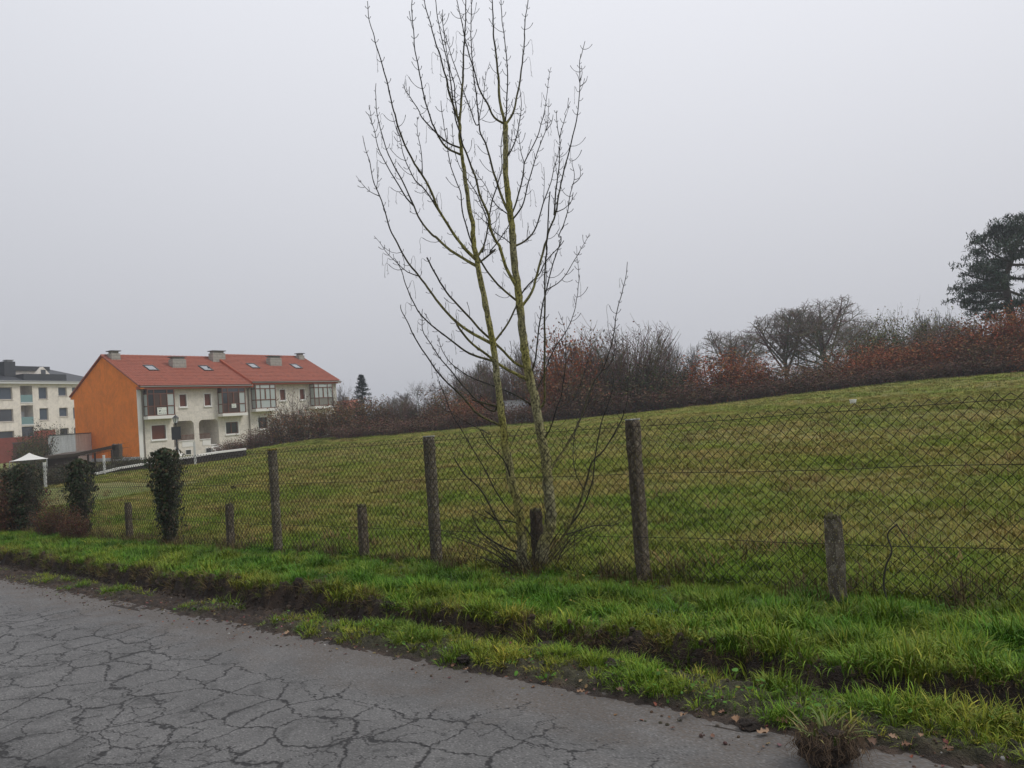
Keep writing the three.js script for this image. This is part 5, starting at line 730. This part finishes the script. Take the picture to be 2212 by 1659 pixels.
// leafless trees
function bareTree(seed, o) {
  const r = rng(seed), tr = new GB(), cr = new GB();
  const grow = (p, dir, len, rad, lev) => {
    const n = lev === 0 ? 5 : 3, q = [p.clone()]; let d = dir.clone(), w = p.clone();
    for (let i = 0; i < n; i++) { d.add(V((r() - .5) * o.crook, (r() - .5) * o.crook * .6 + o.rise * (lev > 0 ? 1 : 0), (r() - .5) * o.crook)).normalize(); w = w.clone().addScaledVector(d, len / n); if (o.dome && lev > 0 && i && ((w.x * w.x + w.z * w.z) / o.dome[2] ** 2 + ((w.y - o.dome[0]) / o.dome[1]) ** 2) > .82 + .3 * r()) break; q.push(w); }
    const cut = q.length - 1 < n; if (q.length < 2) return;
    const end = lev >= o.levels ? .3 : .62; (lev < 1 ? tr : cr).tube(q, t => Math.max(rad * (1 - (1 - end) * t), o.minR), lev < 2 ? 5 : 3, o.wood.map(v => v * (.75 + r() * .5)));
    if (lev >= o.levels) return; const m = q.length - 1;
    const kids = o.kids[lev]; let az = r() * TAU;
    for (let k = 0; k < kids; k++) { az += 2.4 + (r() - .5) * .6; const t = lev === 0 ? mix(o.clear, 1, (k + .5) / kids) : mix(.3, 1, (k + r()) / kids), i = Math.min(m - 1, Math.floor(t * m)), b = q[i].clone().lerp(q[i + 1], t * m - i), s = V(Math.cos(az), 0, Math.sin(az)); s.sub(d.clone().multiplyScalar(s.dot(d))).normalize(); const sp = o.spread * (.75 + r() * .5) * (lev === 0 ? 1 - .45 * t : 1), nd = d.clone().multiplyScalar(Math.cos(sp)).addScaledVector(s, Math.sin(sp)).normalize(); grow(b, nd, len * o.ratio[lev] * (.75 + r() * .5) * (lev === 0 ? 1.1 - .3 * t : 1), rad * (lev === 0 ? .5 : .55), lev + 1); }
    if (lev > 0 && !cut) grow(q[m], d, len * .6, rad * .6, lev + 1);
  };
  grow(V(0, -.02, 0), V(0, 1, 0), o.trunk, o.rad, 0);
  const ct = cr.build(), bb = new THREE.Box3().setFromBufferAttribute(ct.attributes.position), S = 1 / bb.max.y, wd = Math.max(bb.max.x - bb.min.x, bb.max.z - bb.min.z) * S, tt = tr.build(); ct.scale(S, S, S); tt.scale(S, S, S); return [tt, ct, wd];
}
const oak = { trunk: .5, rad: .026, levels: 5, kids: [12, 6, 5, 3, 2], ratio: [1.0, .5, .5, .55, .6], spread: 1.1, crook: .34, rise: .06, clear: .34, dome: [.56, .42, .52], minR: .0008, wood: [.15, .125, .098] };
const slim = { trunk: .75, rad: .014, levels: 4, kids: [14, 5, 4, 3], ratio: [.36, .5, .5, .5], spread: .62, crook: .2, rise: .09, clear: .2, minR: .0015, wood: [.10, .085, .07] };
const flatTop = { trunk: .8, rad: .013, levels: 4, kids: [8, 5, 4, 3], ratio: [.34, .5, .5, .5], spread: 1.1, crook: .25, rise: .03, clear: .6, minR: .0016, wood: [.11, .098, .085] };
const treeProto = { oak: [bareTree(31, oak), bareTree(32, { ...oak, spread: 1.0, kids: [10, 6, 4, 3, 2] })], slim: [bareTree(41, slim), bareTree(42, slim), bareTree(43, { ...slim, spread: .5 })], flat: [bareTree(51, flatTop), bareTree(52, flatTop)] };
let treeTurn = 0;
function tree(kind, px, topY, wPx, d, label) {
  const f = at(px, 829.5, d), gy = groundY(f.x, f.z), p = at(px, topY, d), h = p.y - gy + .2, [a, b, wd] = treeProto[kind][treeTurn++ % treeProto[kind].length], w = kind === 'oak' ? mix(wPx / FPX * d / wd, h, .75) : wPx / FPX * d / wd;
  const t = thing('leafless_tree', label, 'tree', [p.x, gy - .2, p.z], vr() * TAU, 'leafless trees beyond the hedge'); t.scale.set(w, h, w); part('trunk', a, stemMat, t); part('crown', b, stemMat, t).userData.kind = 'stuff'; return t;
}
[
  ['oak', 1778, 636, 210, 66, 'larger right hand one of the two spreading bare trees on the skyline'], ['oak', 1690, 664, 190, 68, 'left hand one of the two spreading bare trees on the skyline'], ['oak', 1568, 709, 170, 66, 'round headed bare tree on the skyline left of the spreading pair'], ['slim', 1448, 718, 70, 68, 'slender bare tree rising in the skyline gap right of the leafless dome'], ['slim', 1482, 738, 60, 70, 'smaller slender bare tree next to the skyline gap'],
  ['slim', 1255, 716, 90, 66, 'bare treetop behind the tall rust red shrub'], ['slim', 1190, 745, 90, 68, 'bare treetop just right of the right stem'], ['slim', 1120, 728, 90, 66, 'tall bare tree seen between the two stems'], ['slim', 1060, 764, 90, 67, 'bare tree seen right behind the left stem'], ['slim', 1015, 782, 90, 66, 'bare tree just left of the left stem'], ['slim', 985, 800, 80, 72, 'bare tree in the clump left of the left stem'],
  ['flat', 935, 818, 60, 105, 'hazy flat topped bare tree, right of the far pair'], ['flat', 895, 820, 60, 110, 'hazy flat topped bare tree left of the clump'], ['flat', 960, 816, 50, 100, 'hazy flat topped bare tree against the left clump'], ['slim', 868, 842, 60, 112, 'hazy far bare tree between the conifer and the flat topped trees'], ['slim', 838, 852, 50, 118, 'hazy far bare treetop right of the conifer'],
  ['oak', 1838, 678, 80, 80, 'small bare tree right of the spreading pair'], ['slim', 1975, 670, 70, 70, 'bare sapling behind the yellow leaved ones'], ['slim', 2050, 662, 70, 66, 'bare tree left of the pine'], ['slim', 742, 826, 40, 66, 'thin bare tree beside the right end of the terrace']
].forEach(q => tree(...q));

// the dark conifer behind the hedge
{
  const d = 84, p = at(780, 811, d), f = at(780, 829.5, d), gy = groundY(f.x, f.z), H = p.y - gy, t = thing('conifer', 'small dark blue green conifer on the skyline right of the terrace', 'tree', [p.x, gy, p.z]), g = new GB(), r = rng(61), tk = new GB(); tk.tube([V(0, -.2, 0), V(.05, H * .5, 0), V(0, H * .97, 0)], [.13, .08, .02], 6, [.06, .045, .035]);
  for (let k = 0; k < 210; k++) { const h = H * (.14 + .85 * Math.sqrt(k / 210)), L = (1 - h / H) * 2.35 * (.7 + r() * .55) + .14, a = r() * TAU, base = V(0, h, 0), tip = V(Math.cos(a) * L, h - L * .18 + r() * .25, Math.sin(a) * L); tk.tube([base, base.clone().lerp(tip, .5).add(V(0, -.05, 0)), tip], q => .018 * (1 - .7 * q), 3, [.06, .045, .035]); for (let e = 0; e < 26; e++) { const q = Math.pow(r(), .7), c0 = base.clone().lerp(tip, q), ln = .10 + .14 * r(), dv = V(Math.cos(a) * .6 + (r() - .5) * 1.2, .25 + (r() - .6) * .9, Math.sin(a) * .6 + (r() - .5) * 1.2).normalize().multiplyScalar(ln), sd = V(-dv.z, (r() - .5) * .1, dv.x).normalize().multiplyScalar(.045), c = [.024 + r() * .018, .046 + r() * .028, .042 + r() * .024]; g.quad(c0.clone().sub(sd), c0.clone().add(sd), c0.clone().add(dv).addScaledVector(sd, .3), c0.clone().add(dv).addScaledVector(sd, -.3), c); } }
  part('trunk', tk.build(), stemMat, t); part('crown', g.build(), vegMat, t).userData.kind = 'stuff';
}
// the big pine at the right edge
{
  const d = 62, f = at(2188, 829.5, d), gy = groundY(f.x, f.z), P = (px, py, o = 0) => { const q = at(px, py, d + o); return V(q.x - f.x, q.y - gy, q.z - f.z); };
  const t = thing('pine_tree', 'tall dark pine with layered needle clumps at the right edge', 'tree', [f.x, gy, f.z]), tk = new GB(), nd = new GB(), r = rng(71), bark = [.06, .048, .04];
  const trunk = [V(.3, -.3, 0), P(2186, 700), P(2178, 650), P(2172, 600), P(2190, 550), P(2205, 505, 1), P(2212, 480, 1)]; const tc = new THREE.CatmullRomCurve3(trunk); tk.tube(tc.getPoints(30), q => mix(.42, .06, q), 8, bark, .08);
  const limbs = [[.42, 2085, 668, 2], [.45, 2068, 652, -2], [.5, 2072, 622, 3], [.55, 2080, 590, -1], [.6, 2100, 560, 2], [.68, 2112, 525, -2], [.78, 2135, 498, 1], [.88, 2165, 484, 2], [.5, 2270, 650, 2], [.58, 2290, 600, -2], [.66, 2285, 560, 3], [.76, 2275, 520, -1], [.86, 2250, 490, 1], [.5, 2150, 640, 5], [.56, 2160, 610, -5], [.64, 2150, 570, 5], [.72, 2180, 530, -5], [.8, 2200, 505, 4], [.92, 2205, 478, -1], [.44, 2230, 665, -4], [.38, 2120, 680, -3], [.62, 2130, 588, -3.5], [.7, 2230, 540, -4], [.52, 2105, 625, 4], [.75, 2160, 505, 3], [.84, 2230, 488, -3]];
  const clumpAt = (c, R, k) => { for (let i = 0; i < k; i++) { const dv = V(r() - .5, r() - .35, r() - .5).normalize(), p = c.clone().add(V((r() - .5) * R * 2.1, (r() - .5) * R * 1.1, (r() - .5) * R * 2.1)), l = .2 + r() * .18, sd = V(-dv.z, r() - .5, dv.x).normalize().multiplyScalar(.035 + r() * .025), e = p.clone().addScaledVector(dv, l), cc = [.034 + r() * .028, .052 + r() * .034, .038 + r() * .022]; nd.quad(p.clone().sub(sd), p.clone().add(sd), e.clone().addScaledVector(sd, .3), e.clone().addScaledVector(sd, -.3), cc); } };
  for (const [q, px, py, o] of limbs) {
    const a = tc.getPointAt(q), e = P(px, py, o), m = a.clone().lerp(e, .5).add(V(0, -.35, 0)), c = new THREE.QuadraticBezierCurve3(a, m, e); tk.tube(c.getPoints(10), u => mix(.13, .03, u), 5, bark);
    for (let k = 0; k < 17; k++) { const u = .3 + .74 * Math.pow(r(), .75), b = c.getPoint(Math.min(1, u)).add(V((r() - .5) * 1.5, (r() - .3) * 1.0, (r() - .5) * 1.6)); clumpAt(b, .24 + r() * .24, 44); if (r() < .5) tk.tube([c.getPoint(Math.min(1, u * .8)), b], () => .016, 3, bark); }
  }
  part('trunk', tk.build(), stemMat, t); part('needles', nd.build(), vegMat, t).userData.kind = 'stuff';
}
// a neighbour's roof beyond the terrace, and the white shed wall in the hedge
{ const d = 96, a = at(700, 866, d), b = at(757, 866, d), t = thing('far_house', 'low far house with dull red roof showing right of the terrace', 'house', [(a.x + b.x) / 2, 0, a.z - 3]), w = b.x - a.x; const yT = at(740, 864, d).y, yE = at(740, 890, d).y; part('wall', box(w, yE + 1, 6, 0, (yE - 1) / 2, 0), M([.4, .36, .32], .9), t); const s = new THREE.Shape(); s.moveTo(-3.4, yE); s.lineTo(3.4, yE); s.lineTo(0, yT); s.closePath(); part('roof', metricUV(new THREE.ExtrudeGeometry(s, { depth: w + .6, bevelEnabled: false }).rotateY(Math.PI / 2).translate(-w / 2 - .3, 0, 0)), MS.tile, t); part('chimney', box(.6, .9, .6, w * .1, yT, -.6), MS.block, t); }
{ const d = 56.5, a = at(1092, 900, d), b = at(1142, 900, d), t = thing('white_shed', 'white panelled shed half hidden in the hedge between the two stems', 'shed', [(a.x + b.x) / 2, groundY((a.x + b.x) / 2, a.z) - .1, a.z], -.1), w = b.x - a.x, h = at(1120, 866, d).y - groundY((a.x + b.x) / 2, a.z) + .1; const wm = M([.7, .72, .74], .6); for (let k = 0; k < 6; k++) part('panel', box(w / 6 - .02, h, .06, -w / 2 + w / 12 + k * w / 6, h / 2, 0), wm, t); part('side_wall', box(.06, h, 2, w / 2, h / 2, -1.04), wm, t); part('roof', box(w + .2, .08, 2.3, 0, h + .04, -1.05), M([.4, .41, .42], .6), t); }
// ------------------------------------------------------------------ small things on the verge and the lane
{ // sod clump with hanging roots, thrown on the edge of the lane
  const q = at(1790, 1628, 3.5), s0 = sOf(q.x, q.z), n0 = nOf(q.x, q.z), y = hs(s0), t = thing('sod_clump', 'upturned clump of turf with dangling roots on the asphalt edge', 'turf', [q.x, y, q.z]), r = rng(88), g = new THREE.IcosahedronGeometry(.1, 4), p = g.attributes.position;
  for (let i = 0; i < p.count; i++) { const v = V(p.getX(i), p.getY(i), p.getZ(i)), k = 1 + .28 * n3(v.x * 9, v.y * 9, v.z * 9) + .14 * n3(v.x * 30, v.y * 30, v.z * 30); p.setXYZ(i, v.x * k * 1.15, Math.max(-.01, v.y * k * .78 + .075), v.z * k * .9); } g.computeVertexNormals(); part('soil', g, M([.075, .05, .033], .98, { map: soilTex, bumpMap: soilBump, bumpScale: .02 }), t);
  const rt = new GB(); for (let k = 0; k < 260; k++) { const a = r() * TAU, R = .06 + r() * .07, x = Math.cos(a) * R * 1.2, z = Math.sin(a) * R, q2 = [], cut = .35 + r() * .65, fl = (r() - .3) * .16; for (let i = 0; i <= 4; i++) q2.push(V(x * (1 + i * fl) + (r() - .5) * .035, Math.max(.004, .155 - i * .038 * cut + (r() - .5) * .03), z * (1 + i * fl) + (r() - .5) * .035)); rt.tube(q2, u => .0016 * (1 - .5 * u), 3, null); } part('roots', rt.build(), M([.13, .085, .05], .95), t).userData.kind = 'stuff';
  const tg = tuft(99, 70, .5, .7, .04, [[.13, .16, .04], [.2, .17, .06], [.09, .13, .03]], 3); const gm = part('grass', tg, grassMat, t); gm.scale.set(.22, .13, .2); gm.position.y = .12; gm.userData.kind = 'stuff';
}
{ // fallen oak leaves along the edge of the lane
  const r = rng(91), sh = new THREE.Shape(), N = 28; for (let i = 0; i <= N; i++) { const a = i / N * TAU, lob = 1 + .4 * Math.cos(a * 8), x = Math.cos(a) * .27 * lob, y = Math.sin(a) * .5 * (1 + .12 * Math.cos(a * 7)); i ? sh.lineTo(x, y) : sh.moveTo(x, y); }
  const geo = new THREE.ShapeGeometry(sh, 3), p = geo.attributes.position; for (let i = 0; i < p.count; i++) p.setZ(i, .9 * Math.abs(p.getX(i)) + .5 * p.getY(i) * p.getY(i) + .08 * Math.sin(p.getY(i) * 14)); geo.rotateX(-Math.PI / 2); geo.computeVertexNormals();
  const mats = [[.16, .08, .045], [.21, .12, .065], [.11, .06, .035], [.24, .15, .09]].map(c => M(c, .8, { side: THREE.DoubleSide }));
  const spots = [[980, 1440], [1010, 1452], [1340, 1508], [1478, 1552], [1560, 1545], [1590, 1560], [1605, 1578], [1650, 1590], [1690, 1570], [1840, 1600], [1885, 1612], [1930, 1605], [1960, 1618], [1990, 1600], [2050, 1640], [620, 1370], [712, 1382], [1255, 1500], [860, 1424]];
  const leafNames = ["curled oak leaf on the asphalt left of the strip's middle", "second oak leaf, just right of the leftmost pair by the strip", "pale oak leaf at the strip edge below the nearest tall post", "oak leaf under the strip midway between clump and post", "upper oak leaf of the group left of the turf clump", "middle oak leaf of the group left of the turf clump", "lower oak leaf of the group left of the turf clump", "oak leaf on the asphalt next to the flat soil clod", "oak leaf in the grass edge above the flat soil clod", "oak leaf touching the right side of the turf clump", "first oak leaf right of the turf clump", "second oak leaf right of the turf clump", "third oak leaf right of the turf clump", "oak leaf in the grass tips right of the turf clump", "rightmost oak leaf at the bottom edge of the view", "farthest oak leaf, on the lane where the grass strip begins", "oak leaf where the grass strip begins, nearer one", "oak leaf at the strip edge left of the nearest tall post", "lone oak leaf on the asphalt below the bank shoulder"];
  spots.forEach(([px, py], i) => { const v = at(px, py, 1).sub(V(0, EYE, 0)); let k = -1.7 / v.y; for (let e = 0; e < 4; e++) k = (groundY(v.x * k, v.z * k) - EYE) / v.y; const x = v.x * k, z = v.z * k, sz = .035 + r() * .03, m = new THREE.Mesh(geo, mats[i % 4]); m.name = numbered('fallen_leaf'); m.castShadow = m.receiveShadow = true; m.position.set(x, groundY(x, z) + .012, z); m.scale.set(sz, sz, sz * (.8 + r() * .5)); m.rotation.set((r() - .5) * .5, r() * TAU, (r() - .5) * .5); m.userData = { label: leafNames[i], category: 'leaf', group: 'oak leaves fallen on the lane edge' }; scene.add(m); });
  // litter and crumbs too fine to count
  const L = [], S = [], rr = rng(92); for (let k = 0; k < 1500; k++) { const s = -3 + rr() * 20, n = 3.45 + Math.pow(rr(), .8) * .75, [x, z] = xz(s, n); if (n < 3.7 && rr() < .5) continue; L.push({ x, y: groundY(x, z) + .006, z, ry: rr() * TAU, tx: (rr() - .5), tz: (rr() - .5), sx: .012 + rr() * .022, sy: .02, c: mats[k % 4].color.toArray().map(v => v * (.5 + rr() * .7)) }); }
  for (let k = 0; k < 5200; k++) { const s = -3 + rr() * 19, b = bankN(s), u = rr(), n = u < .16 ? 3.5 + rr() * .3 : mix(3.75, b + .12, rr()), [x, z] = xz(s, n), sz = .003 + .011 * Math.pow(rr(), 4), st = rr() < .1; S.push({ x, y: groundY(x, z) + sz * .3, z, ry: rr() * TAU, tx: rr() * 3, tz: rr() * 3, sx: sz, sy: sz * .8, c: st ? [.3, .29, .27] : [.045 + .03 * rr(), .031 + .018 * rr(), .022 + .01 * rr()] }); }
  for (let k = 0; k < 2600; k++) { const s = 1 + rr() * 17, b = bankN(s), n = b - .13 + rr() * .2, [x, z] = xz(s, n), sz = .006 + .028 * Math.pow(rr(), 3), kk = .7 + rr() * .6; S.push({ x, y: groundY(x, z) + sz * .25, z, ry: rr() * TAU, tx: rr() * 3, tz: rr() * 3, sx: sz, sy: sz * .75, c: [.042 * kk, .028 * kk, .019 * kk] }); }
  scatter('leaf_litter', 'scraps of dead brown leaf along the lane edge', 'leaf litter', geo, MV(.9, { side: THREE.DoubleSide, vertexColors: false }), L);
  scatter('soil_crumbs', 'crumbs of dark soil and grit along the wheel rut', 'soil', new THREE.IcosahedronGeometry(1, 0), M([1, 1, 1], .97), S);
}
{ // clods thrown up on the bank, each one standing by itself
  const r = rng(95), geos = [0, 1, 2].map(k => { const g = new THREE.IcosahedronGeometry(1, 3), p = g.attributes.position; for (let i = 0; i < p.count; i++) { const v = V(p.getX(i), p.getY(i), p.getZ(i)), e = 1 + .35 * n3(v.x * 1.3 + k * 9, v.y * 1.3, v.z * 1.3) + .18 * n3(v.x * 4, v.y * 4 + k, v.z * 4); p.setXYZ(i, v.x * e, v.y * e * .7, v.z * e); } g.computeVertexNormals(); return g; }), m = M([.052, .036, .025], .98, { map: soilTex, bumpMap: soilBump, bumpScale: .02 });
  [[1170, 1385, .13, 'biggest soil clod, torn from the bank in front of the tree'], [690, 1300, .10, 'soil clod at the shoulder of the cut bank left of the near rut'], [650, 1312, .08, 'smaller soil clod left of the bank shoulder'], [850, 1340, .07, 'soil clod on the bank left of the muddy rut'], [955, 1352, .08, 'soil clod on the bank above the muddy rut'], [560, 1290, .08, 'soil clod midway along the bare left bank'], [430, 1275, .07, 'soil clod far along the bare left bank'], [1330, 1440, .07, 'soil clod in the rut right of the biggest one'], [1000, 1432, .06, 'soil clod on the strip between rut and asphalt'], [1620, 1575, .06, 'flat soil clod on the asphalt edge among oak leaves']].forEach(([px, py, sz, label], i) => { const v = at(px, py, 1).sub(V(0, EYE, 0)); let k = -1.7 / v.y; for (let e = 0; e < 5; e++) k = (groundY(v.x * k, v.z * k) - EYE) / v.y; const x = v.x * k, z = v.z * k, c = single('soil_clod', geos[i % 3], m, label, 'soil clod', 'clods along the rut', [x, groundY(x, z) + sz * .2, z]); c.scale.set(sz * (.8 + r() * .4), sz * .75, sz * (.7 + r() * .3)); c.rotation.set(r() * .6, r() * TAU, r() * .6); });
}
{ // broad leaved dock in the verge
  const mk = (px, py, n, label, seed, sz) => { const v = at(px, py, 1).sub(V(0, EYE, 0)); let k = -1.6 / v.y; for (let e = 0; e < 5; e++) k = (groundY(v.x * k, v.z * k) - EYE) / v.y; const x = v.x * k, z = v.z * k, t = thing('dock_weed', label, 'weed', [x, groundY(x, z) - .01, z], 0, 'dock plants in the verge'), r = rng(seed), mm = [M([.035, .085, .02], .5, { side: THREE.DoubleSide }), M([.05, .11, .025], .5, { side: THREE.DoubleSide })];
    for (let i = 0; i < n; i++) { const a = r() * TAU, L = sz * (.7 + r() * .6), w = L * .3, up = .5 + r() * .9, g = new GB(); let prev = -1; for (let q = 0; q <= 8; q++) { const u = q / 8, d = L * u * Math.cos(up * (1 - u * .7)), h = L * (Math.sin(up) * u - .45 * u * u), ww = w * Math.sin(Math.PI * Math.min(1, .08 + u * .92)) * .5 + .002, px2 = -Math.sin(a), pz2 = Math.cos(a), c = V(Math.cos(a) * d, h, Math.sin(a) * d), i0 = g.v(c.x - px2 * ww, c.y + ww * .35 + .006 * Math.sin(q * 2), c.z - pz2 * ww), i1 = g.v(c.x, c.y, c.z), i2 = g.v(c.x + px2 * ww, c.y + ww * .35, c.z + pz2 * ww); if (prev >= 0) { g.q(prev, prev + 1, i1, i0); g.q(prev + 1, prev + 2, i2, i1); } prev = i0; } part('leaf', g.build(), mm[i % 2], t); } };
  mk(1430, 1340, 13, 'broad leaved dock plant in the grass below the nearest tall post', 301, .14); mk(640, 1195, 8, 'small dock plant at the fence foot right of the yellow capped post', 302, .12);
}
renderer.render(scene, camera);
